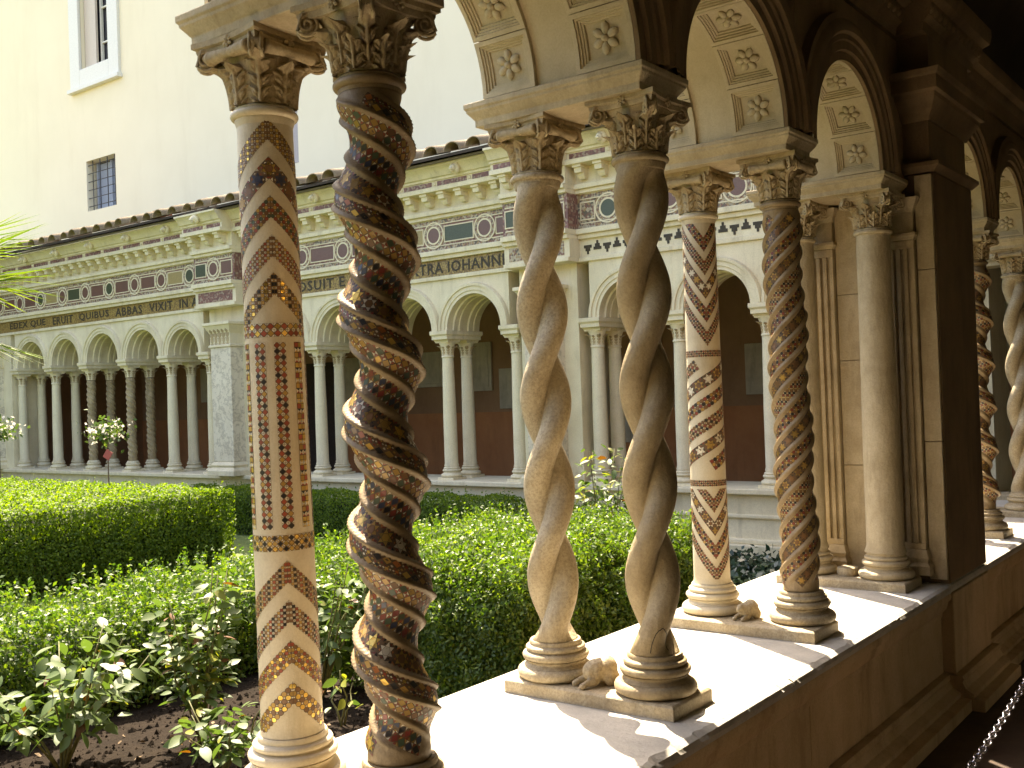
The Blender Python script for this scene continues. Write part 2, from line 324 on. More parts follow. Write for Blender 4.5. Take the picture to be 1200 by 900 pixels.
# ------------------------------------------------------------------ capitals, bases
def bell_r(th, v, r0=.078):
    c = max(abs(math.cos(th)), abs(math.sin(th))); sq = (1/c-1)/.4142
    return r0*.95+(max(0, v)**2.4)*(.030+.034*sq)
def leaf_patch(vt, half, H, curl=.02, centre=0.0, v0=0.0, out=0.0, lob=5, r0=.078, H0=.80):
    """acanthus leaf carved on the bell: centred on +x (or a corner via centre), in capital coordinates"""
    nu, nv = 31, 44; V = []
    for j in range(nv+1):
        q = min(1.0, j/(nv-1)); v = v0+(vt-v0)*q; last = j == nv
        w_ = (.80+.2*q)*math.sqrt(max(0.0, 1-max(0, (q-.62)/.40)**2))*(1-.24*abs(math.cos(q*PI*lob*.62))**3)
        for i in range(nu):
            u = -1+2*i/(nu-1); th = u*half; rb = bell_r(th+centre, v, r0)+out; sI = abs(u)/max(w_, .02); t = max(0, (q-.70)/.30)
            if last: h = -.012+curl*.3; zz = v*H-.006
            elif sI < 1:
                sm = min(1, max(0, (sI-.12)/.25)); g = (.5+.5*math.cos(TAU*(q*lob*.62-sI*.75)))**3+.32*(.5+.5*math.cos(TAU*(q*lob*1.86-sI*2.6)))
                h = .015*(1-sI**4)*(.6+.4*q)-.0165*g*sm*(1-.25*sI)+.0005*math.exp(-(sI/.12)**2)-.006*math.exp(-((sI-.22)/.07)**2)+.003
                h -= .009*math.exp(-((sI-.62)/.12)**2)*max(0, math.cos(TAU*(q*lob*.62-.42)))**3
                h += curl*t**1.6*(1-.55*min(1, sI)**2); zz = v*H-.010*t*t*min(1, sI)
            else: h = -.006; zz = v*H
            V.append(((rb+h)*math.cos(th), (rb+h)*math.sin(th), zz))
    mb = MB(); mb.add(V, [(j*nu+i, j*nu+i+1, (j+1)*nu+i+1, (j+1)*nu+i) for j in range(nv) for i in range(nu-1)])
    return mb
def mesh_of(mb, name, mat, smooth=True):
    o = mb.build(name, mat, None, smooth=smooth); me = o.data; bpy.data.objects.remove(o); return me
CH = .170
LEAF_TALL = mesh_of(leaf_patch(.60, R_(25), CH*1.0, .024), 'side_leaf', 'carved'); LEAF_CORNER = mesh_of(leaf_patch(.66, R_(25), CH, .046, PI/4, lob=6), 'corner_leaf', 'carved')
LEAF_LOW = mesh_of(leaf_patch(.42, R_(22), CH, .024, PI/8, lob=4, out=.004), 'low_leaf', 'carved'); LEAF_UP = mesh_of(leaf_patch(.68, R_(20), CH, .032, 0, .10, .001, 5), 'upper_leaf', 'carved')
LEAF_UPC = mesh_of(leaf_patch(.70, R_(20), CH, .042, PI/4, .10, .001, 5), 'upper_corner_leaf', 'carved')
def volute_mesh():
    mb = MB(); nn = 46
    for sy in (-1, 1):
        pts = []
        for i in range(nn):
            t = i/(nn-1); a = -PI*.2-t*TAU*2.0; r = .0245*(1-t)+.004; pts.append((r*math.cos(a), sy*.0135, r*math.sin(a)))
        mb.tube([(-.062, sy*.030, .022), (-.040, sy*.022, .026), (-.014, sy*.0145, .0265), (.010, sy*.0135, .0235)]+pts, .0045, 7)
    k = len(mb.v); mb.lathe([(.020, -.013), (.0215, -.008), (.018, 0), (.0215, .008), (.020, .013)], 20)
    for i in range(k, len(mb.v)): x, y, z = mb.v[i]; mb.v[i] = (x, z, y)
    return mb
VOLUTE = mesh_of(volute_mesh(), 'volute', 'carved')
def roll_mesh():
    mb = MB(); p = []
    for i in range(29): t = i/28; p.append((.011+.006*abs(t-.5)*2+.0022*abs(math.sin(t*PI*9)), -.078+.156*t))
    mb.lathe(p, 14); mb.v = [(y*0+x, z, y) for x, y, z in mb.v]; return mb
ROLL = mesh_of(roll_mesh(), 'roll', 'carved')
def abacus_mb(half, z0, z1, dip=.16, lip=.010):
    mb = MB(); n = 12; ring = []
    for q in range(4):
        for i in range(n):
            t = -1+2*i/n; d = half*(1-dip*(1-t*t)); x, y = t*half, -d; a = q*PI/2
            ring.append((x*math.cos(a)-y*math.sin(a), x*math.sin(a)+y*math.cos(a)))
    levels = [(z0, .90), (z0+(z1-z0)*.3, .93), (z0+(z1-z0)*.45, .93), (z0+(z1-z0)*.6, 1.0), (z1, 1.0)]; m = len(ring); v = []
    for z, k in levels: v += [(x*k, y*k, z) for x, y in ring]
    f = [(j*m+i, j*m+(i+1) % m, (j+1)*m+(i+1) % m, (j+1)*m+i) for j in range(len(levels)-1) for i in range(m)]
    f += [tuple(range(m-1, -1, -1)), tuple((len(levels)-1)*m+i for i in range(m))]
    return mb.add(v, f)
def fleuron_mb(r=.02):
    mb = MB()
    for k in range(6):
        a = k*TAU/6; s = MB().lathe([(.001, -.5), (.5, -.25), (.62, 0), (.5, .3), (.001, .5)], 8, cap=False)
        for x, y, z in s.v:
            px = x*.47*r; pz = r*.56+z*r*.86; mb.v.append((px*math.cos(a)+pz*math.sin(a), y*r*.34, -px*math.sin(a)+pz*math.cos(a)))
        o = len(mb.v)-len(s.v); mb.f += [tuple(i+o for i in q) for q in s.f]
    s = MB().lathe([(.001, -.5), (.4, -.3), (.5, 0), (.4, .3), (.001, .5)], 8, cap=False); o = len(mb.v)
    mb.v += [(x*r*.55, y*r*.75, z*r*.5) for x, y, z in s.v]; mb.f += [tuple(i+o for i in q) for q in s.f]
    return mb
FLEURON = mesh_of(fleuron_mb(), 'fleuron', 'carved')
def put(name, me, parent, loc, rz=0, sc=1, rx=0):
    o = link(name, me, parent); o.location = loc; o.rotation_euler = (rx, 0, rz); o.scale = (sc, sc, sc) if not isinstance(sc, tuple) else sc; return o
EGG = mesh_of(MB().lathe([(.001, -.013), (.007, -.010), (.0105, 0), (.008, .009), (.001, .012)], 8, cap=False), 'egg', 'carved')
def capital(parent, z0, z1, kind, r0=.078):
    """z0..z1 between astragal and impost; part 'capital' with leaves, volutes, abacus as sub-parts"""
    h = z1-z0; k = h/.165
    bell = MB(); nb = 64; lv = [0, .15, .3, .45, .55, .65, .75, .84]
    bell.add([(bell_r(TAU*q/nb, v)*math.cos(TAU*q/nb), bell_r(TAU*q/nb, v)*math.sin(TAU*q/nb), v*h) for v in lv for q in range(nb)], [(i*nb+q, i*nb+(q+1) % nb, (i+1)*nb+(q+1) % nb, (i+1)*nb+q) for i in range(len(lv)-1) for q in range(nb)])
    cap = bell.build('capital', 'carved', parent, smooth=40, world=False); cap.location = (0, 0, z0)
    ab = abacus_mb(.124, h*.80, h, .13).build('abacus', 'carved', cap, smooth=35, world=False)
    k = h/CH
    if kind == 'composite':
        for i in range(4):
            put('leaf', LEAF_TALL, cap, (0, 0, 0), i*PI/2, (1, 1, k)); put('corner_leaf', LEAF_CORNER, cap, (0, 0, 0), i*PI/2+PI/4, (1, 1, k)); a = i*PI/2
            put('roll', ROLL, cap, (.104*math.cos(a), .104*math.sin(a), h*.735), a)
    else:
        for i in range(8): put('leaf', LEAF_LOW, cap, (0, 0, 0), i*TAU/8+PI/8, (1, 1, k))
        for i in range(4): put('leaf', LEAF_UP, cap, (0, 0, 0), i*PI/2, (1, 1, k)); put('corner_leaf', LEAF_UPC, cap, (0, 0, 0), i*PI/2+PI/4, (1, 1, k))
    for i in range(4):
        a = i*PI/2+PI/4; put('volute', VOLUTE, cap, (.137*math.cos(a), .137*math.sin(a), h*.735), a, (1, 1, 1))
        a = i*PI/2; put('fleuron', FLEURON, cap, (.107*math.cos(a), .107*math.sin(a), h*.90), a+PI/2, .95)
    return cap
def torus_prof(r, z, rr, n=7): return [(r+rr*math.cos(-PI/2+PI*i/n), z+rr*math.sin(-PI/2+PI*i/n)) for i in range(n+1)]
def base_prof(s=1.0, z0=0.0, h=.125):
    k = h/.125; p = [(.10*s, 0)]+torus_prof(.112*s, .021*k, .020*k)+[(.113*s, .042*k), (.110*s, .045*k)]+[(.109*s-.010*s*math.sin(PI*i/5), (.045+.016*i/5)*k) for i in range(1, 5)]+[(.108*s, .062*k)]+torus_prof(.101*s, .075*k, .0125*k)+[(.099*s, .088*k), (.097*s, .090*k)]+torus_prof(.093*s, .099*k, .0085*k)+[(.092*s, .109*k), (.088*s, .111*k), (.089*s, .118*k), (.085*s, .124*k)]
    return [(r, z0+z) for r, z in p]
PL = .045; B1 = .172; AS0 = 1.715; AS1 = 1.755; CP1 = 1.925; IM1 = 2.005      # heights above the parapet top
def column(name, loc, label, kind, group='paired columns of the near arcade', cap='composite', r=.076, mat='marble', basemat='marble', lean=0.0, **kw):
    t = thing(name, (*loc, -1.0), label, 'column', group); t.rotation_euler = (.61*lean, -.79*lean, 0)
    MB().lathe(base_prof(1.0, PL, B1-PL), 48).build('base', basemat, t, smooth=50, world=False)
    SHAFT[kind](t, r, mat, **kw)
    MB().lathe([(r*.95, AS0-.012), (r*1.0, AS0), (r*1.02, AS0+.006)]+torus_prof(r*1.02, AS0+.020, .011)+[(r*1.04, AS1-.004), (r*.98, AS1)], 48).build('astragal', mat, t, smooth=50, world=False)
    capital(t, AS1, CP1, cap)
    return t
def cyl(r, th0=0.0):
    return lambda th, z, h=0: ((r(z) if callable(r) else r)+h)
def shaft_plain(t, r, mat, r1=None):
    r1 = r1 or r*1.1
    MB().lathe([(r1*1.12, B1), (r1*1.08, B1+.012), (r1, B1+.03), (r1*.99, B1+.5), (r*1.01, AS0-.4), (r, AS0)], 40).build('shaft', mat, t, smooth=40, world=False)
def shaft_chevron(t, r, mat, face=0.0, updown=1):
    rr = lambda z: r*1.06-(z-B1)/(AS0-B1)*r*.10
    sh = MB().lathe([(rr(B1)*1.05, B1), (rr(B1), B1+.015)]+[(rr(z), z) for z in np.linspace(B1+.03, AS0, 12)], 64).build('shaft', mat, t, smooth=40, world=False)
    def S3(th, z, h): q = rr(z)+h; return (q*math.cos(th), q*math.sin(th), z)
    def ring(zc, wd, pat):
        L = TAU*r; fn = lambda s, tt, h: S3(s/r, zc+tt, h)
        backing('mosaic_backing', L, wd, fn, sh); mosaic('mosaic_ring', pat(L, wd), fn, sh)
    def clip(P, lo, hi):
        for sg, lim in ((1, lo), (-1, -hi)):
            Q = []
            for a, b in zip(P, P[1:]+P[:1]):
                ia, ib = sg*a[0] >= lim, sg*b[0] >= lim
                if ia: Q.append(a)
                if ia != ib: t_ = (lim/sg-a[0])/(b[0]-a[0]); Q.append((lim/sg, a[1]+(b[1]-a[1])*t_))
            P = Q
            if len(P) < 3: return None
        return P
    def chev(zap, wd, pat, drop, folds=3, sgn=1, zlim=(0, 9)):
        half = TAU/folds/2; Lh = half*r; al = math.atan2(drop, Lh); ca, sa = math.cos(al), math.sin(al); Wp = wd*ca; La = Lh/ca+2*wd
        for k in range(folds):
            polys = []
            for P, c in pat(La, Wp):
                P = clip([((s_-wd)*ca+tt*sa*sgn, -sgn*(s_-wd)*sa+tt*ca) for s_, tt in P], .0006, Lh-.0006)
                if P:
                    P = clip([(b_+zap, a_) for a_, b_ in P], *zlim)
                    if P: polys.append(([(b_, a_-zap) for a_, b_ in P], c))
            for sd_ in (-1, 1):
                f3 = lambda a, z, h, k=k, sd_=sd_: S3(face+k*TAU/folds+sd_*a/r, zap+z, h)
                backing('mosaic_backing', Lh, wd, lambda s_, tt, h: f3(s_, min(zlim[1], max(zlim[0], zap-sgn*drop*(s_/Lh)+tt))-zap, h), sh); mosaic('mosaic_chevron', polys, f3, sh)
    def vert(a, z0, z1, wd, pat):
        fn = lambda s, tt, h: S3(a+tt/r, z0+s, h); backing('mosaic_backing', z1-z0, wd, fn, sh); mosaic('mosaic_strip', pat(z1-z0, wd), fn, sh)
    def diag(z0, pat, wd, rise, a0, span):
        L = math.hypot(span*r, rise)
        fn = lambda s, tt, h: S3(a0+span*s/L, z0+rise*s/L+tt, h); backing('mosaic_backing', L, wd, fn, sh); mosaic('mosaic_strip', pat(L, wd), fn, sh)
    PP = [lambda L, W: pat_lattice(L, W, 4, [OCH, BRN, GOLD, BRN], [OCH, WHT]), lambda L, W: pat_lattice(L, W, 3, [OCH, BRN, GRN], [WHT, GOLD]), lambda L, W: pat_check(L, W, 4, [RED, BRN, OCH, GRN], [WHT]), lambda L, W: pat_lattice(L, W, 4, [RED, BRN, OCH], [WHT]), lambda L, W: pat_lattice(L, W, 3, [OCH, BLK, BRN, GOLD], [WHT, OCH]),
          lambda L, W: pat_check(L, W, 3, [OCH, GOLD, BRN], [WHT, WHT]), lambda L, W: pat_lattice(L, W, 4, [BLK, RED, OCH, BRN], [WHT]), lambda L, W: pat_check(L, W, 4, [GOLD, OCH, RED, BRN], [WHT]), lambda L, W: pat_lattice(L, W, 4, [OCH, BLK, BRN, RED], [WHT, OCH]), lambda L, W: pat_star(L, W, [OCH, GOLD, BLU, BRN], [RED, WHT])]
    if updown == 1:
        for i, z in enumerate((1.690, 1.592, 1.495, 1.397, 1.302)): chev(z, .055, PP[(0, 9, 2, 3, 4)[i]], .112, 2)
        ring(1.186, .034, lambda L, W: pat_lattice(L, W, 2, [RED, GOLD, RED, OCH], [WHT]))
        for i in range(9): vert(face+TAU*i/9+.1, .690, 1.155, .026 if i % 2 else .030, [lambda L, W: pat_lattice(L, W, 2, [RED, BLK, RED, OCH], [WHT]), lambda L, W: pat_hour(L, W, [GOLD, OCH, RED])][i % 2])
        ring(.655, .040, lambda L, W: pat_lattice(L, W, 3, [OCH, BLK, GOLD], [WHT, OCH]))
        for i, z in enumerate((.585, .487, .387, .285)): chev(z, .055, PP[(8, 6, 7, 5)[i]], .112, 2)
    else:
        P5 = [lambda L, W: pat_check(L, W, 3, [DRED, BLK, OCH, BRN], [WHT]), lambda L, W: pat_lattice(L, W, 3, [DRED, BRN, BLK], [WHT, OCH]), lambda L, W: pat_star(L, W, [WHT, OCH], [DRED, BLK])]
        for i in range(5): chev(1.612-.100*i, .062, P5[i % 3], .165, 2, -1, (1.18, 1.705))
        ring(1.150, .028, P5[1])
        Pz = .276; sl = math.atan(Pz/(TAU*r)); Lh = (1.105-.675)/math.sin(sl)
        for k in range(3):
            fn = lambda q, tt, h, k=k: S3(face+k*TAU/3+(q*math.cos(sl)-tt*math.sin(sl))/r, .675+q*math.sin(sl)+tt*math.cos(sl), h)
            backing('mosaic_backing', Lh, .048, fn, sh, n=60); mosaic('mosaic_strip', P5[k](Lh, .048), fn, sh)
        ring(.600, .026, P5[1])
        for i in range(4): chev(.505-.098*i, .060, P5[(i+1) % 3], .165, 2, -1, (.195, .575))
def shaft_twist(t, r, mat, n=4, P=.25, ecc=.013, hand=-1, cord=.011, cw=.16, pats=None, ph=0.0, eph=.6, z0=B1, z1=AS0):
    slope = math.atan(P/(TAU*r))
    def amp(z): return min(1, max(0, (z-z0-.02)/.06))*min(1, max(0, (z1-.002-z)/.045))
    def S3(th, z, h, ridge=True):
        ps = ((th-hand*TAU*z/P+ph)*n/TAU) % 1.0; d = min(ps, 1-ps); A = amp(z)
        q = r*(1-.02*A)+h+(A*cord*(math.exp(-(d/cw*1.55)**2)-.16*math.exp(-((d-cw*1.02)/cw*5)**2)) if ridge else 0)
        f = hand*TAU*z/P+eph; e = ecc*A
        return (q*math.cos(th)+e*math.cos(f), q*math.sin(th)+e*math.sin(f), z)
    nt, nz = 112, int((z1-z0)/.0055); mb = MB(); v = [S3(TAU*k/nt, z0+(z1-z0)*j/nz, 0) for j in range(nz+1) for k in range(nt)]
    mb.add(v, [(j*nt+k, j*nt+(k+1) % nt, (j+1)*nt+(k+1) % nt, (j+1)*nt+k) for j in range(nz) for k in range(nt)]+[tuple(range(nt-1, -1, -1)), tuple(nz*nt+k for k in range(nt))])
    sh = mb.build('shaft', mat, t, smooth=True, world=False)
    if not pats: return
    wd = P/n*math.cos(slope)*(1-cw*1.72); tl = (math.cos(slope), hand*math.sin(slope)); pv = (-hand*math.sin(slope), math.cos(slope))
    L = (z1-z0-.065)/math.sin(slope); zs = z0+.035
    for i in range(n):
        def fn(s, tt, h, i=i):
            z = zs+s*math.sin(slope); th = hand*TAU*z/P-ph+(i+.5)*TAU/n
            return S3(th+tt*pv[0]/r, z+tt*pv[1], h, False)
        backing('mosaic_backing', L, wd*1.04, fn, sh, 'dark_grout', n=int(L/.012)); mosaic('mosaic_band', pats[i % len(pats)](L, wd), fn, sh)
def shaft_braid(t, r, mat, a0=0.0, turns=2.55, hand=1, rs=.047, d=.0405, z0=B1-.004, z1=AS0+.004):
    mb = MB(); nt, nz = 96, 200; v = []
    for j in range(nz+1):
        q = j/nz; z = z0+(z1-z0)*q; ph = a0+hand*TAU*turns*q
        bl = max(0, 1-min(q/.045, (1-q)/.05)); bl = bl*bl
        for k in range(nt):
            th = TAU*k/nt; c = math.cos(th-ph); s = math.sin(th-ph); rad = d*abs(c)+math.sqrt(rs*rs-d*d*s*s)
            rad = rad*(1-bl)+bl*r; v.append((rad*math.cos(th), rad*math.sin(th), z))
    mb.add(v, [(j*nt+k, j*nt+(k+1) % nt, (j+1)*nt+(k+1) % nt, (j+1)*nt+k) for j in range(nz) for k in range(nt)]+[tuple(range(nt-1, -1, -1)), tuple(nz*nt+k for k in range(nt))])
    mb.build('shaft', mat, t, smooth=True, world=False)
SHAFT = dict(plain=shaft_plain, chevron=shaft_chevron, twist=shaft_twist, braid=shaft_braid)

# ================================================================== SETTING
def sheet(name, x0, x1, y0, y1, z, mat, kind='structure'):
    o = MB().add([(x0, y0, z), (x1, y0, z), (x1, y1, z), (x0, y1, z)], [(0, 1, 2, 3)]).build(name, mat); o['kind'] = kind; return o
sheet('ground', -90, 60, -70, 80, -1.70, 'lawn')
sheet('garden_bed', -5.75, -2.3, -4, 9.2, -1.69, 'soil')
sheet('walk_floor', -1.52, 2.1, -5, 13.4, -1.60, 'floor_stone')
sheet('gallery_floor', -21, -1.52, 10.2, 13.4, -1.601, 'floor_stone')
# inner wall and vault of the walk the camera stands in
MB().box(2.0, 2.3, -5, 13.4, -1.72, 2.2).build('inner_wall', 'plaster_cream')['kind'] = 'structure'
MB().box(-2.2, 2.0, -5.3, -5.0, -1.72, 3.2).build('end_wall', 'brown_wall')['kind'] = 'structure'
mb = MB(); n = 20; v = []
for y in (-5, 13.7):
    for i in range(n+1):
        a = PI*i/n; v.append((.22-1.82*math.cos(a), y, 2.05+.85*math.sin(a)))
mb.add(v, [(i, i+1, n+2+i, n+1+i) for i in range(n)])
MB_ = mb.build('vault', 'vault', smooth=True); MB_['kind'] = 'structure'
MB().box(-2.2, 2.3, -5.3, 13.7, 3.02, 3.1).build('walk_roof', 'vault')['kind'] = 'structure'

# ------------------------------------------------------------------ generic arch pieces
def arch_wall(mb, a0, a1, ac, R, zs, zt, f, n=28):
    arc = [(a0, zs)]+[(ac-R*math.cos(PI*i/n), zs+R*math.sin(PI*i/n)) for i in range(n+1)]+[(a1, zs)]
    m = len(arc); v = []
    for sd_ in (0, 1): v += [f(a, z, sd_) for a, z in arc]+[f(a, zt, sd_) for a, z in arc]
    fs = []
    for i in range(m-1):
        fs += [(i, i+1, m+i+1, m+i), (2*m+i, 3*m+i, 3*m+i+1, 2*m+i+1), (i, 2*m+i, 2*m+i+1, i+1), (m+i, m+i+1, 3*m+i+1, 3*m+i)]
    fs += [(0, m, 3*m, 2*m), (m-1, 3*m-1, 4*m-1, 2*m-1)]
    return mb.add(v, fs)
def arc_sweep(mb, ac, zs, prof, f, clamp, n=40, stilt=0.0):
    """prof: (radius, projection); f(a,z,proj)->xyz"""
    m = len(prof); v = []
    for i in range(n+1):
        t = PI*i/n
        for r, p in prof:
            a = max(-clamp, min(clamp, -r*math.cos(t))); v.append(f(ac+a, zs+r*math.sin(t), p))
    return mb.add(v, [(i*m+k, i*m+k+1, (i+1)*m+k+1, (i+1)*m+k) for i in range(n) for k in range(m-1)])
def loft_rect(mb, levels):
    """levels: (x0,x1,y0,y1,z)"""
    v = []
    for x0, x1, y0, y1, z in levels: v += [(x0, y0, z), (x1, y0, z), (x1, y1, z), (x0, y1, z)]
    k = len(levels); f = [(4*i+j, 4*i+(j+1) % 4, 4*i+4+(j+1) % 4, 4*i+4+j) for i in range(k-1) for j in range(4)]+[(3, 2, 1, 0), tuple(4*(k-1)+j for j in range(4))]
    return mb.add(v, f)

# ------------------------------------------------------------------ near arcade: wall with coffered arches on paired columns
XI, XO = -1.60, -2.20; ZS = 1.005; RA = .415
near = thing('arcade_wall', (-1.9, 3.47, -1.0), 'shaded brown arcade wall with rosette-coffered arches above the near columns', 'arcade')
CEN = [1.23, 2.35, 3.47, 4.595, 6.56, 7.68, 8.80]
fN = lambda a, z, s: (XI if s == 0 else XO, a, z)
for c in CEN:
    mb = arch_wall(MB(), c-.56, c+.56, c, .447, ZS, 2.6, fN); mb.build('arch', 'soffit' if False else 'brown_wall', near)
    # plain soffit strip between the coffered bands
    mb = MB(); arc_sweep(mb, c, ZS, [(.4315, -1.78), (.4305, -1.80), (.4305, -2.0), (.4315, -2.02)], lambda a, z, p: (p, a, z), .5); mb.build('soffit_strip', 'soffit', near, smooth=True)
    mb = MB(); arc_sweep(mb, c, ZS, [(.414, 0), (.414, .016), (.450, .016), (.456, .030), (.492, .030), (.498, .038), (.520, .038), (.530, .052), (.556, .056), (.572, .050), (.585, .040), (.612, .040), (.618, 0)], lambda a, z, p: (XI+p, a, z), .559)
    mb.build('archivolt', 'brown_wall', near, smooth=30)
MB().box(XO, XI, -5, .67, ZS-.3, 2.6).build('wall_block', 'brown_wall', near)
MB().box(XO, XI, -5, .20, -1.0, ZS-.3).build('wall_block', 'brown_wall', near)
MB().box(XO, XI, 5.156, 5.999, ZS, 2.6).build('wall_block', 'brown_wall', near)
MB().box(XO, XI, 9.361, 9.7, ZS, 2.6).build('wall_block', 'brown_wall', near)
# coffer tile with stepped frame; rosette sits in its bed
def coffer_mesh():
    mb = MB(); hu = .108; ha = PI/14*.985; steps = [(1.0, -.02), (1.0, .0), (.80, .0), (.78, .006), (.70, .006), (.68, .012), (.59, .012), (.57, .018), (.48, .018), (.46, .024), (.0, .024)]
    sub = 4; loops = []
    for k, dr in steps:
        if k == 0: continue
        loop = []
        uu = hu-(1-k)*.075 if k < 1 else hu; aa = ha-(1-k)*.075/RA if k < 1 else ha
        pts = [(-uu+2*uu*i/sub, -aa) for i in range(sub)]+[(uu, -aa+2*aa*i/sub) for i in range(sub)]+[(uu-2*uu*i/sub, aa) for i in range(sub)]+[(-uu, aa-2*aa*i/sub) for i in range(sub)]
        for u, a in pts: r = RA+dr+(.04 if dr < 0 else 0); loop.append((u, r*math.sin(a), r*math.cos(a)))
        loops.append(loop)
    m = sub*4; v = [p for l in loops for p in l]; f = [(i*m+k, i*m+(k+1) % m, (i+1)*m+(k+1) % m, (i+1)*m+k) for i in range(len(loops)-1) for k in range(m)]
    o = len(v); v.append((0, 0, RA+.024)); f += [((len(loops)-1)*m+k, (len(loops)-1)*m+(k+1) % m, o) for k in range(m)]
    return mb.add(v, f)
COFFER = mesh_of(coffer_mesh(), 'coffer', 'soffit', smooth=False); 
ROS = fleuron_mb(.052); ROSE = mesh_of(ROS, 'rosette', 'soffit')
for ci, c in enumerate(CEN):
    for xb in (XI-.110, XO+.110):
        for k in range(7):
            th = -PI/2+PI*(k+.5)/7
            o = link('coffer', COFFER, near); o.location = Vector((xb, c, ZS))-near.location; o.rotation_euler = (th, 0, 0)
            q = link('rosette', ROSE, o); q.location = (0, 0, RA+.019); q.rotation_euler = (PI/2, 0, random.uniform(0, 1))
PAIRS = [.67, 1.765, 2.91, 4.03, 5.16, 5.99, 7.12, 8.24, 9.36]
for y in PAIRS:
    yb = .22 if y == 5.16 else 0; ya = -.19 if y == 5.99 else 0
    mb = MB(); L0 = [(.022, .925), (.022, .948), (.018, .952), (.012, .960), (.004, .970), (.0, .974), (.0, .982), (-.006, .986), (-.006, 1.0045)]
    loft_rect(mb, [(-2.280+d, -1.584-d, y-.143+d, y+.143-d+(.07 if y == 5.16 else 0), z) for d, z in L0])
    mb.build('impost', 'impost_stone', near, bevel=.003)
# pier between the bays
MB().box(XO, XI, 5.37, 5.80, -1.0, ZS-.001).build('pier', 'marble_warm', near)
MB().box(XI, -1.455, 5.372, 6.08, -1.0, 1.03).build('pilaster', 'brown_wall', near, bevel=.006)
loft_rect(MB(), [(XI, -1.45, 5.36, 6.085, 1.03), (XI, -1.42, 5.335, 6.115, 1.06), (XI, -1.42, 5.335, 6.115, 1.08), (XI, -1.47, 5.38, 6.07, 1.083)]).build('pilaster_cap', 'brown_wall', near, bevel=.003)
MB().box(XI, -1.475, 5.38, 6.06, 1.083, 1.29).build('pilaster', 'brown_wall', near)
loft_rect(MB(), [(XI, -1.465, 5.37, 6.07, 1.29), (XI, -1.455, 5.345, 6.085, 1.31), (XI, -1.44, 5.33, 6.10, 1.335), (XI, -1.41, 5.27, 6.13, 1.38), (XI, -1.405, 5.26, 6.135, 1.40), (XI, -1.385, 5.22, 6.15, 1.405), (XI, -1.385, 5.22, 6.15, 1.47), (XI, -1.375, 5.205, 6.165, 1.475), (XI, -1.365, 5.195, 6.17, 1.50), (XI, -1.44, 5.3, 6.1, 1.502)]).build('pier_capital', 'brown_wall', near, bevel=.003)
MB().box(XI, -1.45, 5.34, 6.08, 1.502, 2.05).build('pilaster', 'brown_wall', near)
# cornice along the foot of the vault, breaking forward over the pier
CPROF = [(0, 1.70), (.02, 1.70), (.03, 1.74), (.06, 1.76), (.075, 1.80), (.075, 1.82), (.11, 1.84), (.12, 1.88), (.12, 1.92), (.09, 1.94), (0, 1.94)]
for y0, y1, d in ((-5, 5.26, 0), (5.26, 6.16, .13), (6.16, 13.4, 0)):
    MB().extrude([(x, z) for x, z in CPROF], lambda x, z, y=y0, d=d: (XI+.001+x+d*(x > 0), y-(.5*x if d else 0), z), lambda x, z, y=y1, d=d: (XI+.001+x+d*(x > 0), y+(.5*x if d else 0), z)).build('cornice', 'brown_wall', near, smooth=30)
EGG2 = mesh_of(MB().lathe([(.001, -.022), (.016, -.016), (.022, 0), (.018, .014), (.001, .022)], 8, cap=False), 'cornice_egg', 'brown_wall')
for i in range(44):
    y = 3.0+i*.075
    if 5.2 < y < 6.2: dx = .13
    else: dx = 0
    o = link('cornice_egg', EGG2, near); o.location = Vector((XI+.062+dx, y, 1.787))-near.location
# pier side towards the columns: fluted pilasters and panel blocks
for xc in (-2.02, -1.61):
    mb = MB(); w2 = .062; prof = []; nfl = 3
    mb.box(xc-w2, xc+w2, 5.335, 5.371, -.83, .70)
    for k in range(nfl+1):
        xx = xc-w2+.010+(2*w2-.02)*k/nfl; mb.box(xx-.010, xx+.010, 5.318, 5.334, -.80, .66)
    mb.box(xc-w2, xc+w2, 5.316, 5.334, .66, .70); mb.box(xc-w2, xc+w2, 5.316, 5.334, -.83, -.80)
    p = mb.build('fluted_pilaster', 'impost_stone', near, bevel=.003)
    loft_rect(MB(), [(xc-.062, xc+.062, 5.31, 5.371, .701), (xc-.075, xc+.075, 5.30, 5.371, .72), (xc-.075, xc+.075, 5.30, 5.371, .735), (xc-.06, xc+.06, 5.32, 5.371, .74), (xc-.06, xc+.06, 5.325, 5.371, .84), (xc-.09, xc+.09, 5.295, 5.371, .91)]).build('pilaster_cap', 'impost_stone', near, bevel=.002)
    loft_rect(MB(), [(xc-.085, xc+.085, 5.285, 5.371, -.955), (xc-.085, xc+.085, 5.285, 5.371, -.91), (xc-.072, xc+.072, 5.30, 5.371, -.89), (xc-.078, xc+.078, 5.295, 5.371, -.87), (xc-.065, xc+.065, 5.31, 5.371, -.831)]).build('pilaster_base', 'impost_stone', near, bevel=.003)
zz = [-.98, -.42, .12, .46, .91]
for i in range(4): MB().box(-1.955, -1.675, 5.352, 5.371, zz[i]+.0015, zz[i+1]-.0015).build('panel', 'impost_stone', near, bevel=.002)
for i in range(3): MB().box(-1.545, -1.462, 5.35, 5.3715, (-.98, -.3, .55)[i]+.0015, (-.3, .55, 1.02)[i]-.0015).build('panel', 'impost_stone', near, bevel=.003)

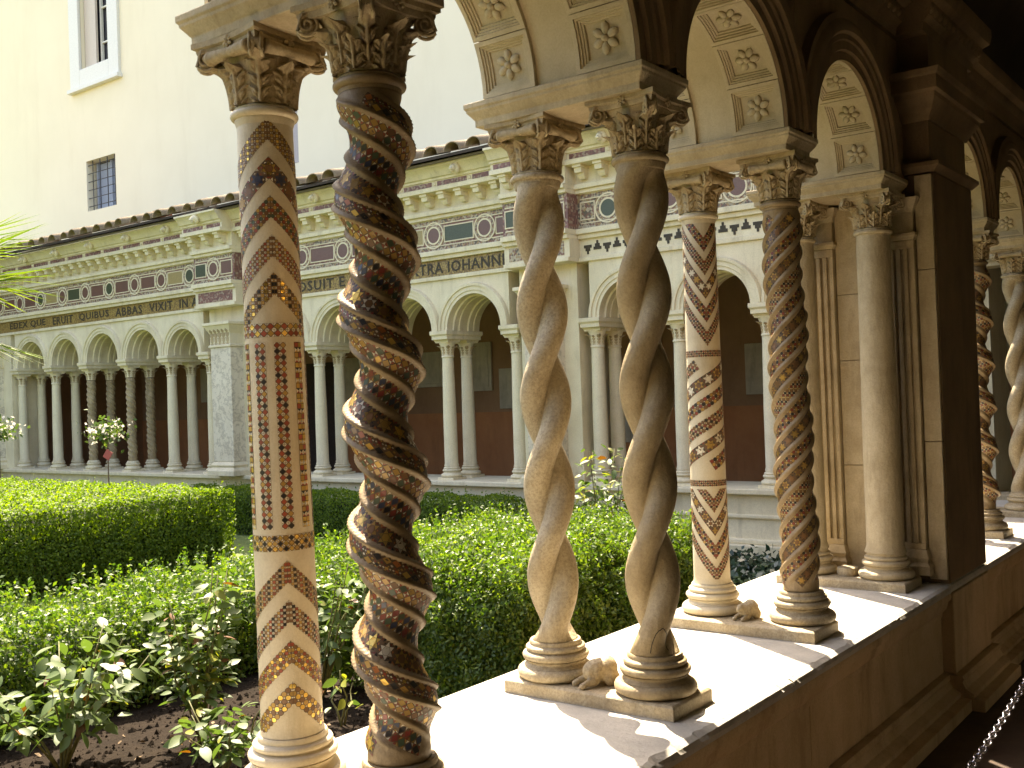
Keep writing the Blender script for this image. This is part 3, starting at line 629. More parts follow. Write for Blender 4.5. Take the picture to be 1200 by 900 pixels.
# ------------------------------------------------------------------ parapet
par = thing('parapet_wall', (-1.9, 3.0, -1.6), 'low stone parapet with pale worn top slabs and brown panelled inner face', 'wall')
MB().box(-2.30, -1.512, -5, 9.7, -1.72, -1.047).build('core', 'parapet_face', par)
def rough_slab(y0, y1, x0, x1, z0, z1, name, parent, mat):
    n = max(4, int((y1-y0)/.018)); v = []; m = 8; ch = 0.0
    for i in range(n+1):
        y = y0+(y1-y0)*i/n; e = .004*(math.sin(y*37)+math.sin(y*91+1.3))+random.uniform(-.0025, .0025)
        if random.random() < .06: ch = random.uniform(.008, .028)
        ch *= .62; e2 = ch+.006; edge = min(1, min(i, n-i)/2.0)
        prof = [(x0, z0), (x0, z1-.012), (x0+.012, z1), ((x0+x1)/2, z1+.001*math.sin(y*9)), (x1-.016-e2+e*.3, z1), (x1-.004-ch*.6, z1-.006-e2*.45), (x1-ch*.25+e*.4, z1-.024), (x1-.008, z0)]
        v += [(x, y, z-(.003 if edge == 0 else 0)) for x, z in prof]
    mb = MB().add(v, [(i*m+k, i*m+(k+1) % m, (i+1)*m+(k+1) % m, (i+1)*m+k) for i in range(n) for k in range(m)]+[tuple(range(m)), tuple(n*m+k for k in range(m-1, -1, -1))])
    return mb.build(name, mat, parent)
SL = [-5, -3.2, -1.4, .25, 1.38, 2.42, 3.41, 4.52, 5.368]
for a, b in zip(SL, SL[1:]): rough_slab(a+.002, b-.002, -2.365, -1.446, -1.045, -1.0, 'slab', par, 'parapet_top')
for a, b in ((5.37, 6.079), (6.081, 7.4), (7.404, 8.5), (8.504, 9.7)): rough_slab(a, b, -2.365, -1.446 if a > 6 else -1.449, -1.045, -1.0, 'slab', par, 'parapet_top')
for y0, y1 in ((-5, 5.37), (6.08, 9.7)):
    MB().extrude([(-1.52, -1.0465), (-1.456, -1.0465), (-1.452, -1.06), (-1.456, -1.078), (-1.468, -1.084), (-1.47, -1.10), (-1.478, -1.125), (-1.497, -1.145), (-1.497, -1.165), (-1.52, -1.165)], lambda x, z, y=y0: (x, y, z), lambda x, z, y=y1: (x, y, z)).build('moulding', 'parapet_face', par, smooth=30)
    a = y0; k = 0
    while a < y1-.05:
        b = min(y1, a+(.92, 1.25, 1.08)[k % 3]); MB().box(-1.53, -1.503, a+.002, b-.002, -1.44, -1.166).build('panel', 'parapet_face', par, bevel=.004); a = b; k += 1
for y0, y1, d in ((-5, 5.34, 0), (5.34, 6.11, .06), (6.11, 9.7, 0)):
    MB().extrude([(-1.53, -1.441), (-1.47+d, -1.441), (-1.462+d, -1.455), (-1.47+d, -1.47), (-1.455+d, -1.50), (-1.42+d, -1.52), (-1.42+d, -1.54), (-1.37+d, -1.545), (-1.37+d, -1.605), (-1.53, -1.605)], lambda x, z, y=y0: (x, y, z), lambda x, z, y=y1: (x, y, z)).build('plinth_moulding', 'parapet_face', par, smooth=30)
MB().box(-1.53, -1.445, 5.372, 6.078, -1.44, -1.0465).build('pier_pedestal', 'parapet_face', par, bevel=.006)

# ------------------------------------------------------------------ column plinths with small carved beasts
def beast(parent, loc, rz, sc, worn=False):
    bm_ = MB()
    def ell(c, r, n=10):
        s = MB().lathe([(math.sin(PI*i/8), -math.cos(PI*i/8)) for i in range(9)], n, cap=False); bm_.add([(c[0]+x*r[0], c[1]+y*r[1], c[2]+z*r[2]) for x, y, z in s.v], s.f)
    ell((0, 0, .045), (.050, .034, .034)); ell((-.028, 0, .05), (.032, .036, .036)); ell((.035, .022, .018), (.030, .010, .012)); ell((.035, -.022, .018), (.030, .010, .012)); ell((.062, .022, .012), (.012, .011, .010)); ell((.062, -.022, .012), (.012, .011, .010)); ell((-.03, .028, .025), (.026, .014, .026)); ell((-.03, -.028, .025), (.026, .014, .026))
    if not worn: ell((.044, 0, .058), (.020, .018, .018)); ell((.060, 0, .052), (.012, .012, .010))
    o = bm_.build('carved_beast', 'marble', parent, smooth=True, world=False); o.location = loc; o.rotation_euler = (0, 0, rz); o.scale = (sc,)*3
    m = o.modifiers.new('fuse', 'REMESH'); m.mode = 'VOXEL'; m.voxel_size = .0045; m.use_smooth_shade = True; o.modifiers.new('soften', 'SMOOTH').iterations = 3
    return o
plinth_words = {.67: 'stone plinth slab under the columns beside the solid wall', 1.765: 'stone plinth slab under the chevron column and the gold spiral column', 2.91: 'stone plinth slab under the two braided columns, headless beast between', 4.03: 'stone plinth slab under zigzag and twisted mosaic columns, small beast between',
                5.16: 'stone plinth slab under the smooth columns against the pier', 5.99: 'stone plinth slab behind the brown pier', 7.12: 'plinth slab of the twisted column just past the pier', 8.24: 'plinth slab of the strip-inlaid column past the pier', 9.36: 'plinth slab of the columns by the far corner'}
for y in PAIRS:
    t = thing('column_plinth', (-1.885, y, -1.0), plinth_words[y], 'plinth', 'plinth slabs on the parapet')
    hx, hy = .318, .128; L0 = [(-.003, 0), (0, .004), (0, PL-.006), (.008, PL)]
    loft_rect(MB(), [(-hx+d-.01, hx-d, -hy+d, hy-d, z+.0005) for d, z in L0]).build('slab', 'marble', t, world=False, bevel=.003)
    if y == 2.91: beast(t, (-.012, -.03, PL-.004), -PI/2-.5, 1.15, True)
    if y == 4.03: beast(t, (-.01, -.02, PL-.004), -PI/2-.2, .95)
    if y == 5.16: MB().lathe([(.05, PL), (.055, PL+.02), (.05, PL+.04), (.035, PL+.045)], 20).build('stub', 'marble', t, smooth=40, world=False)

# ------------------------------------------------------------------ near columns
LAT = lambda L, W: pat_lattice(L, W, 2, [OCH, DGOLD, GRN, BRN, OCH], [WHT, RED])
FLO = lambda L, W: pat_flower(L, W, [RED, ORG, OCH, BLK, GOLD, DRED], [WHT, DRED, OCH])
STA = lambda L, W: pat_star(L, W, [GOLD, OCH, DGOLD, WHT], [BLK, DRED, ORG])
DRK = lambda L, W: pat_lattice(L, W, 2, [BLK, BLU, GRN, DRED], [RED, WHT, OCH])
XA, XB = -2.085, -1.70
column('chevron_column', (XA-.01, 1.765), 'white column inlaid with mosaic chevrons and upright mosaic strips at mid-height', 'chevron', face=R_(-36), r=.0735, lean=.012, mat='marble_white', basemat='marble_white')
column('spiral_column', (XB-.02, 1.765), 'dark sinuous twisted column with gold and red mosaic bands beside the chevron column', 'twist', cap='corinthian', r=.074, mat='patina', n=4, P=.262, ecc=.021, eph=1.55, hand=-1, cord=.0125, cw=.175, pats=[LAT, FLO, STA, DRK], ph=.6, basemat='marble_warm', lean=.010)
column('braided_column', (XA, 2.91), 'pale grey-weathered two-strand braided column on the garden side of its plinth', 'braid', a0=1.63, r=.08, lean=.003)
column('braided_column', (XB, 2.91), 'brownish two-strand braided column with cracked foot, on the walk side', 'braid', cap='corinthian', a0=1.26, r=.08, mat='marble_warm', basemat='marble_warm', lean=-.008)
column('zigzag_column', (XA, 4.08), 'slim white column inlaid with mosaic V shapes and slanting strips, beyond the braided columns', 'chevron', face=R_(-48), updown=-1, r=.073, mat='marble_white', basemat='marble_white')
_b = [o for o in S.objects if o.get('label', '').startswith('brownish two-strand')][0]
_p = []
for q in range(25):
    u = q/24; a = -1.22+1.02*u; z = .185+.075*math.sin(PI*min(1, u*1.08))**.8+random.uniform(-.003, .003); h = min(1, max(0, (z-.168)/1.55)); ph = 1.26+TAU*2.55*h; c_, s_ = math.cos(a-ph), math.sin(a-ph); rd = .0405*abs(c_)+math.sqrt(.047**2-.0405**2*s_*s_); bl = max(0, 1-h/.045)**2
    rd = rd*(1-bl)+bl*.08; _p.append((rd*math.cos(a), rd*math.sin(a), z))
MB().tube(_p, .0014, 5).build('crack', 'ink', _b, world=False)
C6 = [lambda L, W: pat_check(L, W, 3, [DRED, BRN, BLK, BRN, OCH], [WHT, OCH]), lambda L, W: pat_star(L, W, [OCH, BRN, DGOLD], [BLK, BRN]), lambda L, W: pat_lattice(L, W, 3, [BRN, OCH, DRED, BLK], [OCH, WHT])]
column('spiral_column', (XB+.014, 4.085), 'brown mosaic-banded twisted column beside the slim zigzag column', 'twist', r=.071, mat='patina', n=5, P=.42, ecc=.006, hand=1, cord=.0115, cw=.23, pats=C6, lean=.016)
column('smooth_column', (XA, 5.175), 'smooth beige column half hidden by the twisted mosaic column, against the pier', 'plain', cap='corinthian', r=.078, mat='impost_stone', basemat='impost_stone')
column('smooth_column', (XB, 5.175), 'smooth beige column standing clear against the fluted pier side', 'plain', cap='corinthian', r=.080, mat='impost_stone', basemat='impost_stone')
column('braided_column', (XA, 7.12), 'braided column behind the twisted mosaic column past the pier', 'braid', a0=1.0, r=.08, group='columns past the pier')
column('spiral_column', (XB, 7.12), 'strongly wavy twisted mosaic column standing just past the brown pier', 'twist', r=.066, mat='patina', n=3, P=.27, ecc=.024, hand=-1, cord=.012, cw=.2, pats=C6, group='columns past the pier')
def strips(t, r, mat):
    sh = MB().lathe([(r*1.06, B1), (r, B1+.03), (r*.97, AS0)], 40).build('shaft', mat, t, smooth=40, world=False)
    for i in range(8):
        a = TAU*i/8; fn = lambda s, tt, h, a=a: ((r*.995+h+.003)*math.cos(a+tt/r), (r*.995+h+.003)*math.sin(a+tt/r), .25+s)
        backing('mosaic_backing', 1.4, .026, fn, sh, n=20); mosaic('mosaic_strip', pat_check(1.4, .024, 2, [RED, OCH, BLK], [WHT]), fn, sh)
SHAFT['strips'] = strips
column('strip_column', (XA, 8.24), 'column with upright mosaic strips seen past the twisted column beyond the pier', 'strips', r=.075, group='columns past the pier')
column('braided_column', (XB, 8.24), 'braided column at the far end of the walk past the pier', 'braid', a0=.3, r=.08, group='columns past the pier')

# ================================================================== FAR ARCADE
FY0, FY1 = 9.68, 10.28; FZ = .83
far = thing('far_arcade', (-10, 9.98, -1.7), 'pale marble arcade across the garden with mosaic frieze, inscription and bracketed cornice', 'arcade')
BAYS = [[-18.85, -17.68, -16.55, -15.38, -14.24, -13.22], [-12.08, -10.83, -9.66, -8.5, -7.42], [-6.30, -5.27, -4.28, -3.25]]
PIERS = [(-19.95, -19.0), (-13.07, -12.23), (-7.26, -6.46), (-3.08, -2.21)]
fF = lambda a, z, s: (a, FY0 if s == 0 else FY1, z)
for bay in BAYS:
    for a, b in zip(bay, bay[1:]):
        c = (a+b)/2; hw = (b-a)/2; R = hw-.125
        arch_wall(MB(), a+.0005, b-.0005, c, R, FZ, 1.45, fF).build('arch', 'far_marble', far)
        pr_ = [(R, 0), (R, .022), (R+.035, .022), (R+.040, .034), (R+.085, .034), (R+.090, .05), (R+.118, .054), (R+.130, .03), (R+.130, 0)]
        arc_sweep(MB(), c, FZ, pr_, lambda q, z, p: (q, FY0-p, z), hw-.001).build('archivolt', 'far_marble', far, smooth=30)
        for yy in (FY0+.16, FY1-.16):
            arc_sweep(MB(), c, FZ, [(R+.001, -.08), (R-.018, -.07), (R-.018, -.03), (R-.010, -.025), (R-.010, .025), (R-.018, .03), (R-.018, .07), (R+.001, .08)], lambda q, z, p, yy=yy: (q, yy+p, z), hw).build('soffit_rib', 'far_marble', far, smooth=30)
for i, (a, b) in enumerate(PIERS):
    MB().box(a, b, FY0, FY1, -.999, 1.45).build('pier', 'far_marble', far)
    a2, b2 = ((a+b)/2-.13, (a+b)/2+.33) if i == 1 else (a+.2, b-.2) if i else (a-.2, b-.3)
    MB().box(a2, b2, FY0-.22, FY0+.01, -.80, .86).build('pilaster', 'veined', far, bevel=.01)
    loft_rect(MB(), [(a2-.07, b2+.07, FY0-.29, FY0, -1.0), (a2-.07, b2+.07, FY0-.29, FY0, -.93), (a2-.05, b2+.05, FY0-.27, FY0, -.90), (a2-.02, b2+.02, FY0-.24, FY0, -.88), (a2-.04, b2+.04, FY0-.26, FY0, -.85), (a2, b2, FY0-.22, FY0, -.80)]).build('pilaster_base', 'far_marble', far, bevel=.006)
    cpo = loft_rect(MB(), [(a2-.02, b2+.02, FY0-.24, FY0, .86), (a2-.02, b2+.02, FY0-.24, FY0, .89), (a2, b2, FY0-.22, FY0, .90), (a2, b2, FY0-.22, FY0, 1.05), (a2-.06, b2+.06, FY0-.28, FY0, 1.17), (a2-.08, b2+.08, FY0-.30, FY0, 1.18), (a2-.08, b2+.08, FY0-.30, FY0, 1.22)]).build('pilaster_capital', 'far_marble', far, bevel=.004)
    nl = 5
    for k in range(nl):
        o = link('leaf', LEAF_TALL, cpo); o.rotation_euler = (0, 0, -PI/2); o.scale = (1.0, 1.6, 2.2)
        o.location = Vector((a2+.05+(b2-a2-.10)*k/(nl-1), FY0-.145, .90))
# stylobate and parapet of the far side
MB().box(-20.5, -1.45, FY0-.10, FY1+.1, -1.06, -1.0).build('coping', 'far_marble', far, bevel=.012)
MB().box(-20.5, -1.45, FY0-.02, FY1, -1.72, -1.061).build('parapet', 'far_marble', far)
for z0, z1, d in ((-1.30, -1.26, .05), (-1.55, -1.50, .08), (-1.72, -1.55, .14)): MB().box(-20.5, -1.45, FY0-d, FY0, z0, z1).build('moulding', 'far_marble', far, bevel=.012)
# entablature
def ent(x0, x1, d, last):
    y = FY0-d
    def bx(z0, z1, p, mat='far_marble', nm='moulding'): MB().box(x0-p*.0, x1, y-p, FY1-.01, z0, z1).build(nm, mat, far, bevel=.006 if nm == 'moulding' else 0)
    bx(1.451, 1.50, .03); bx(1.50, 1.70, .0, 'gold_ground' if last in 'AB' else 'far_marble', 'inscription_band'); bx(1.70, 1.75, .04); bx(1.75, 1.81, .075)
    bx(1.81, 2.20, .01, 'fine_mosaic_red' if last != 'C' else 'fine_mosaic', 'frieze'); bx(2.20, 2.245, .05); bx(2.245, 2.30, .085); bx(2.30, 2.49, .04, 'far_marble', 'bracket_band'); bx(2.49, 2.545, .24); bx(2.545, 2.625, .20, 'far_marble', 'mosaic_course')
    MB().extrude([(0, 2.625), (.22, 2.625), (.225, 2.65), (.25, 2.66), (.27, 2.70), (.32, 2.755), (.335, 2.76), (.335, 2.785), (0, 2.785)], lambda p, z: (x0, y-p+.0, z), lambda p, z: (x1, y-p, z)).build('cyma', 'far_marble', far, smooth=30)
    # fine inlay in the mosaic course, broken by little bosses
    x = x0+.04
    while x < x1-.1:
        e = min(x+.46, x1-.04); MB().box(x, e, y-.204, y-.19, 2.558, 2.612).build('inlay', 'fine_mosaic_red', far); x = e+.09
        if x < x1-.05: o = link('boss', BOSS, far); o.location = Vector((e+.045, y-.205, 2.585))-far.location
    x = x0+.14; nb = max(1, round((x1-x0)/.27)); st = (x1-x0)/nb
    for k in range(nb): o = link('bracket', BRACKET, far); o.location = Vector((x0+(k+.5)*st, y-.04, 2.49))-far.location
    nb = max(1, round((x1-x0)/1.1)); st = (x1-x0)/nb
    for k in range(nb): o = link('lion_spout', LION, far); o.location = Vector((x0+(k+.5)*st, y-.30, 2.70))-far.location
BOSS = mesh_of(MB().lathe([(.022, -.006), (.022, .006), (.012, .012)], 10), 'boss', 'far_marble', smooth=False); BOSS.transform(Matrix.Rotation(PI/2, 4, 'X'))
mb = MB(); loft_rect(mb, [(-.055, .055, -.17, 0, -.001), (-.055, .055, -.17, 0, -.03), (-.045, .045, -.15, 0, -.035), (-.045, .045, -.14, 0, -.085)]); loft_rect(mb, [(-.045, .045, -.09, 0, -.086), (-.045, .045, -.085, 0, -.12), (-.035, .035, -.06, 0, -.15)])
BRACKET = mesh_of(mb, 'bracket', 'far_marble', smooth=False)
def lion():
    m = MB()
    def ell(c, r):
        s = MB().lathe([(math.sin(PI*i/6), -math.cos(PI*i/6)) for i in range(7)], 9, cap=False); m.add([(c[0]+x*r[0], c[1]+y*r[1], c[2]+z*r[2]) for x, y, z in s.v], s.f)
    ell((0, 0, 0), (.07, .05, .075)); ell((0, -.04, -.005), (.042, .05, .045)); ell((0, -.075, -.02), (.026, .035, .022)); ell((.045, -.02, .06), (.016, .012, .02)); ell((-.045, -.02, .06), (.016, .012, .02)); ell((0, -.06, -.045), (.018, .03, .01))
    return m
LION = mesh_of(lion(), 'lion_spout', 'far_marble')
segs = [(-20.5, -13.12, 0, 'A'), (-13.12, -12.18, .20, 'P'), (-12.18, -7.31, 0, 'B'), (-7.31, -6.41, .20, 'P'), (-6.41, -2.2, 0, 'C')]
for s in segs: ent(*s)
# frieze inlay: roundels and panels in mosaic borders
def annulus(r0, r1, y, n=28, th=.01):
    m = MB(); v = []
    for r, yy in ((r0, 0), (r0, -th), (r1, -th), (r1, 0)): v += [(r*math.cos(TAU*k/n), yy, r*math.sin(TAU*k/n)) for k in range(n)]
    return m.add(v, [(i*n+k, i*n+(k+1) % n, (i+1)*n+(k+1) % n, (i+1)*n+k) for i in range(3) for k in range(n)])
def disk(r, th, n=28):
    m = MB().lathe([(r, 0), (r, th)], n); m.v = [(x, -z, y) for x, y, z in m.v]; return m
RING_O = mesh_of(annulus(.150, .166, 0, th=.014), 'ring', 'far_marble', False); RING_M = mesh_of(annulus(.112, .150, 0, th=.009), 'mosaic_ring', 'fine_mosaic', False); RING_I = mesh_of(annulus(.092, .112, 0, th=.014), 'ring', 'far_marble', False)
DISK = {k: mesh_of(disk(.092, .010), 'disk', k, False) for k in ('porphyry', 'serpentine', 'ochre_stone')}
def frieze(x0, x1, d, kind):
    y = FY0-d-.011; zc = 2.005
    for zz0, zz1 in ((1.815, 1.865), (2.145, 2.195)): MB().box(x0+.02, x1-.02, y-.004, y+.002, zz0, zz1).build('mosaic_border', 'fine_mosaic', far)
    for zz0 in (1.808, 1.865, 2.131, 2.192): MB().box(x0+.02, x1-.02, y-.010, y+.001, zz0, zz0+.012).build('fillet', 'far_marble', far)
    n_ = max(1, round((x1-x0)/.755)); st = (x1-x0)/n_; st_k = 0
    for k in range(n_):
        xc = x0+(k+.5)*st; cols = ['porphyry', 'serpentine'] if kind != 'P' else ['porphyry']
        o = link('roundel', RING_O, far); o.location = Vector((xc, y, zc))-far.location
        for nm, me in (('mosaic_ring', RING_M), ('inner_ring', RING_I), ('disk', DISK[cols[(k*2+1) % 3 % len(cols)]])): link(nm, me, o)
    for k in range(n_+1):
        xa = max(x0+.03, x0+(k-.5)*st+.18); xb = min(x1-.03, x0+(k+.5)*st-.18)
        if xb-xa < .06: continue
        mt = 'fine_mosaic' if kind == 'C' else ['porphyry', 'serpentine', 'porphyry', 'ochre_stone', 'porphyry'][(k*3+len(kind)) % 5]
        p = MB().box(xa, xb, y-.006, y+.002, zc-.088, zc+.088).build('panel', mt, far)
        for q in ((xa-.012, xb+.012, zc+.088, zc+.102), (xa-.012, xb+.012, zc-.102, zc-.088), (xa-.012, xa, zc-.088, zc+.088), (xb, xb+.012, zc-.088, zc+.088)): 
            m = MB().box(q[0], q[1], y-.012, y+.001, q[2], q[3]).build('panel_fillet', 'far_marble', p)
frieze(-20.4, -13.14, 0, 'A'); frieze(-13.10, -12.20, .20, 'P'); frieze(-12.16, -7.33, 0, 'B'); frieze(-7.29, -6.43, .20, 'P'); frieze(-6.39, -2.6, 0, 'C')
for a, b in ((-13.05, -12.25), (-7.24, -6.48)): MB().box(a, b, FY0-.204, FY0-.19, 1.525, 1.675).build('inlay', 'fine_mosaic_red' if a < -10 else 'fine_mosaic', far)
def inscription(txt, x0, x1, z0=1.535, h=.135, y=FY0-.004):
    cu = bpy.data.curves.new('inscription', 'FONT'); cu.body = txt; cu.size = 1; cu.extrude = .02; cu.space_character = 1.12; cu.resolution_u = 2; cu.offset = .012
    o = bpy.data.objects.new('inscription', cu); C.objects.link(o); bpy.context.view_layer.update()
    me = bpy.data.meshes.new_from_object(o.evaluated_get(bpy.context.evaluated_depsgraph_get())); bpy.data.objects.remove(o)
    co = np.array([v_.co for v_ in me.vertices]); mn, mx_ = co.min(0), co.max(0)
    for v_ in me.vertices: v_.co = (x0+(v_.co.x-mn[0])/(mx_[0]-mn[0])*(x1-x0), y-.004*(v_.co.z > 0)+.002, z0+(v_.co.y-mn[1])/(mx_[1]-mn[1])*h)
    me.materials.clear(); me.materials.append(MATS['ink']); link('inscription', me, far, True)['kind'] = 'stuff'
inscription('EDEX QUE', -19.0, -17.75); inscription('ERUIT', -17.5, -16.85); inscription('QUIBUS', -16.65, -15.75); inscription('ABBAS', -15.55, -14.8); inscription('VIXIT', -14.6, -13.98); inscription('IN AR', -13.8, -13.2)
inscription('SPOSUIT E', -11.35, -10.15); inscription('A', -9.42, -9.3); inscription('DEXTRA', -9.22, -8.42); inscription('IOHANNIS', -8.34, -7.36)
# stepped black meander on the right bay's band
mb = MB(); x = -6.3; k = 0
while x < -2.6:
    s = 1 if k % 2 else -1; zc = 1.60-s*.03
    for i, wd in enumerate((.05, .03, .012)): zb = zc+s*(i*.034); mb.box(x-wd, x+wd, FY0-.006, FY0+.001, min(zb, zb+s*.033), max(zb, zb+s*.033))
    x += .125; k += 1
mb.build('meander', 'ink', far)['kind'] = 'stuff'
# far columns
def far_col(kind):
    t = thing('far_column', (0, 0, -1), 'x', 'column')
    hh = 1.72; MB().lathe(base_prof(1.0, .03, .14), 24).build('base', 'far_marble', t, smooth=50, world=False)
    MB().box(-.125, .125, -.125, .125, .0, .03).build('plinth', 'far_marble', t, world=False)
    if kind == 'twist': shaft_twist(t, .068, 'marble_warm', n=4, P=.36, ecc=.004, hand=-1, cord=.011, cw=.2, z0=.17, z1=1.52)
    else: MB().lathe([(.092, .17), (.084, .20), (.082, .8), (.070, 1.50), (.078, 1.505), (.08, 1.515), (.076, 1.525), (.07, 1.53)], 24).build('shaft', 'far_marble', t, smooth=40, world=False)
    cp = MB().lathe([(.072, 1.53), (.072, 1.57), (.085, 1.64), (.105, 1.685)], 16).build('capital', 'far_marble', t, smooth=40, world=False)
    for i in range(8):
        a = i*TAU/8+PI/8*0; put('leaf', LEAF_CORNER if i % 2 else LEAF_TALL, cp, (0, 0, 1.533), a, (.9, .9, 1.05))
    abacus_mb(.115, 1.685, 1.722, .1).build('abacus', 'far_marble', cp, smooth=30, world=False)
    return t
def shaft_r(t): pass
P0, P1 = far_col('plain'), far_col('twist'); used = set()
def place(proto, x, y, label, group):
    o = proto if proto.name not in used else copy_tree(proto); used.add(proto.name); o.location = (x, y, -1.0); tag(o, label, 'column', group); return o
for bi, bay in enumerate(BAYS):
    for i, x in enumerate(bay):
        tw = bi == 0 and i in (2, 3)
        rx = 0 if 0 < i < len(bay)-1 else 0
        for row, y in ((0, 9.80), (1, 10.16)):
            rw = ('garden-side row', 'rear row')[row]
            W_ = [['smooth white column against the corner pier by the palm', 'smooth white column next but one to the corner pier by the palm', 'twisted far column on the side of the palm', 'twisted far column on the side of the veined pilaster', 'smooth white column between a twisted column and the veined pilaster', 'smooth white column touching the veined pilaster below the ABBAS lettering'],
                  ['smooth white column touching the veined pilaster below the SPOSUIT lettering', 'first free white column after the veined pilaster, below the SPOSUIT lettering', 'second free white column after the veined pilaster, below the DEXTRA lettering', 'third free white column after the veined pilaster, below the IOHANNIS lettering', 'white column touching the pier where the IOHANNIS lettering ends'],
                  ['white column touching the pier where the black stepped band begins', 'first free white column below the black stepped band', 'second free white column below the black stepped band', 'white column against the inner corner pier by the walk']]
            lb = W_[bi][i]+', '+rw
            place(P1 if tw else P0, x, y, lb, 'columns of the far arcade')
        loft_rect(MB(), [(x-.125, x+.125, FY0-.03, FY1+.03, .723), (x-.125, x+.125, FY0-.03, FY1+.03, .765), (x-.14, x+.14, FY0-.05, FY1+.05, .785), (x-.14, x+.14, FY0-.05, FY1+.05, .829)]).build('impost', 'far_marble', far, bevel=.004)
# eave tiles
roof = thing('tiled_roof', (-10, 9.4, 2.8), 'weathered barrel-tile lean-to roof over the far arcade', 'roof')
MB().add([(-20.6, 9.20, 2.835), (-1.5, 9.20, 2.835), (-1.5, 13.99, 4.25), (-20.6, 13.99, 4.25), (-20.6, 9.20, 2.80), (-1.5, 9.20, 2.80), (-1.5, 13.99, 4.2), (-20.6, 13.99, 4.2)], [(0, 1, 2, 3), (7, 6, 5, 4), (0, 4, 5, 1), (1, 5, 6, 2), (2, 6, 7, 3), (3, 7, 4, 0)]).build('roof_deck', 'wood_dark', roof)
MB().box(-20.6, -1.5, 9.27, 9.34, 2.787, 2.80).build('eave_board', 'gutter', roof)
def tile_mesh():
    m = MB(); n = 10; v = []; 
    for y, r, z in ((0, .125, 0), (.0, .108, 0), (.45, .100, .133), (.45, .085, .133)):
        v += [(r*math.cos(PI*i/n), y, z+r*.88*math.sin(PI*i/n)) for i in range(n+1)]
    N = n+1; f = []
    for i in range(n): f += [(i, i+1, N+i+1, N+i), (2*N+i, 2*N+i+1, i+1, i), (N+i, N+i+1, 3*N+i+1, 3*N+i)]
    return m.add(v, f)
TILES = [mesh_of(tile_mesh(), 'tile', m) for m in ('tile', 'tile_red')]
for row in range(2):
    x = -20.5
    while x < -1.6:
        o = link('tile', TILES[1] if random.random() < .06 else TILES[0], roof); o.location = Vector((x+random.uniform(-.012, .012), 9.13+row*.40+random.uniform(-.03, .03), 2.838+row*.118))-roof.location; o.rotation_euler = (random.uniform(-.03, .03), random.uniform(-.06, .06), random.uniform(-.06, .06)); x += .335
# gallery behind the far arcade
MB().box(-21, -1.0, 13.4, 13.7, -.25, 2.6).build('gallery_back_wall', 'gallery_wall')['kind'] = 'structure'
MB().box(-21, -1.0, 13.39, 13.7, -1.72, -.25).build('gallery_dado', 'terracotta')['kind'] = 'structure'
MB().box(-21, -2.2, 10.27, 13.7, 2.4, 2.5).build('gallery_ceiling', 'gallery_wall')['kind'] = 'structure'
MB().box(-21.2, -20.6, 9.6, 13.7, -1.72, 2.8).build('gallery_end_wall', 'gallery_wall')['kind'] = 'structure'
MB().box(-2.3, 2.3, 13.7, 13.9, -1.72, 3.1).build('walk_end_wall', 'brown_wall')['kind'] = 'structure'
plq = [(-12.6, .9, .2, .8), (-11.2, .55, .1, .9), (-10.5, .8, -.2, .45), (-9.5, .5, .3, 1.0), (-8.9, .9, -.75, .1), (-7.9, .4, .25, .85), (-7.3, .7, -.75, .2), (-6.2, .8, -.1, .6), (-5.3, .45, .3, 1.1), (-4.6, 1.1, -.2, .45), (-3.4, .8, .05, .9), (-14.2, .8, 0, .8), (-15.7, .5, .2, .9), (-17, .9, -.3, .4), (-18.4, .6, .1, .8), (-5.9, .6, -1.1, -.6), (-10.2, .9, -1.2, -.5)]
for i, (x, wd, z0, z1) in enumerate(plq):
    t = thing('wall_plaque', (x+wd/2, 13.36, z0), (('tall narrow', 'broad low', 'squarish')[0 if z1-z0 > wd*1.15 else 1 if wd > (z1-z0)*1.15 else 2])+(' pale stone slab low on the terracotta of the far gallery wall' if z0 < -.5 else ' pale stone slab high on the far gallery wall' if z0 > .15 else ' pale stone slab at mid height on the far gallery wall'), 'plaque', 'stone slabs on the far gallery wall')
    MB().box(x, x+wd, 13.345, 13.388, z0, z1).build('slab', 'plaque', t, bevel=.008); MB().box(x+.06, x+wd-.06, 13.335, 13.346, z0+.06, z1-.06).build('inset_panel', 'plaque', t, bevel=.006)
MB().box(-15.15, -14.35, 13.375, 13.395, -1.6, .75).build('gallery_door', 'wood_dark')['kind'] = 'structure'
for x, lb in ((-4.75, 'small stone chest standing on the far gallery floor'), (-9.2, 'carved stone sarcophagus fragment standing against the terracotta dado')):
    t = thing('stone_chest', (x, 12.9, -1.6), lb, 'stone chest'); hh = .75 if x > -6 else .55
    loft_rect(MB(), [(x-.3, x+.3, 12.6, 13.2, -1.6), (x-.3, x+.3, 12.6, 13.2, -1.5), (x-.26, x+.26, 12.64, 13.16, -1.48), (x-.26, x+.26, 12.64, 13.16, -1.6+hh)]).build('body', 'plaque', t, bevel=.01)
    MB().box(x-.3, x+.3, 12.6, 13.2, -1.6+hh, -1.6+hh+.08).build('lid', 'plaque', t, bevel=.012)

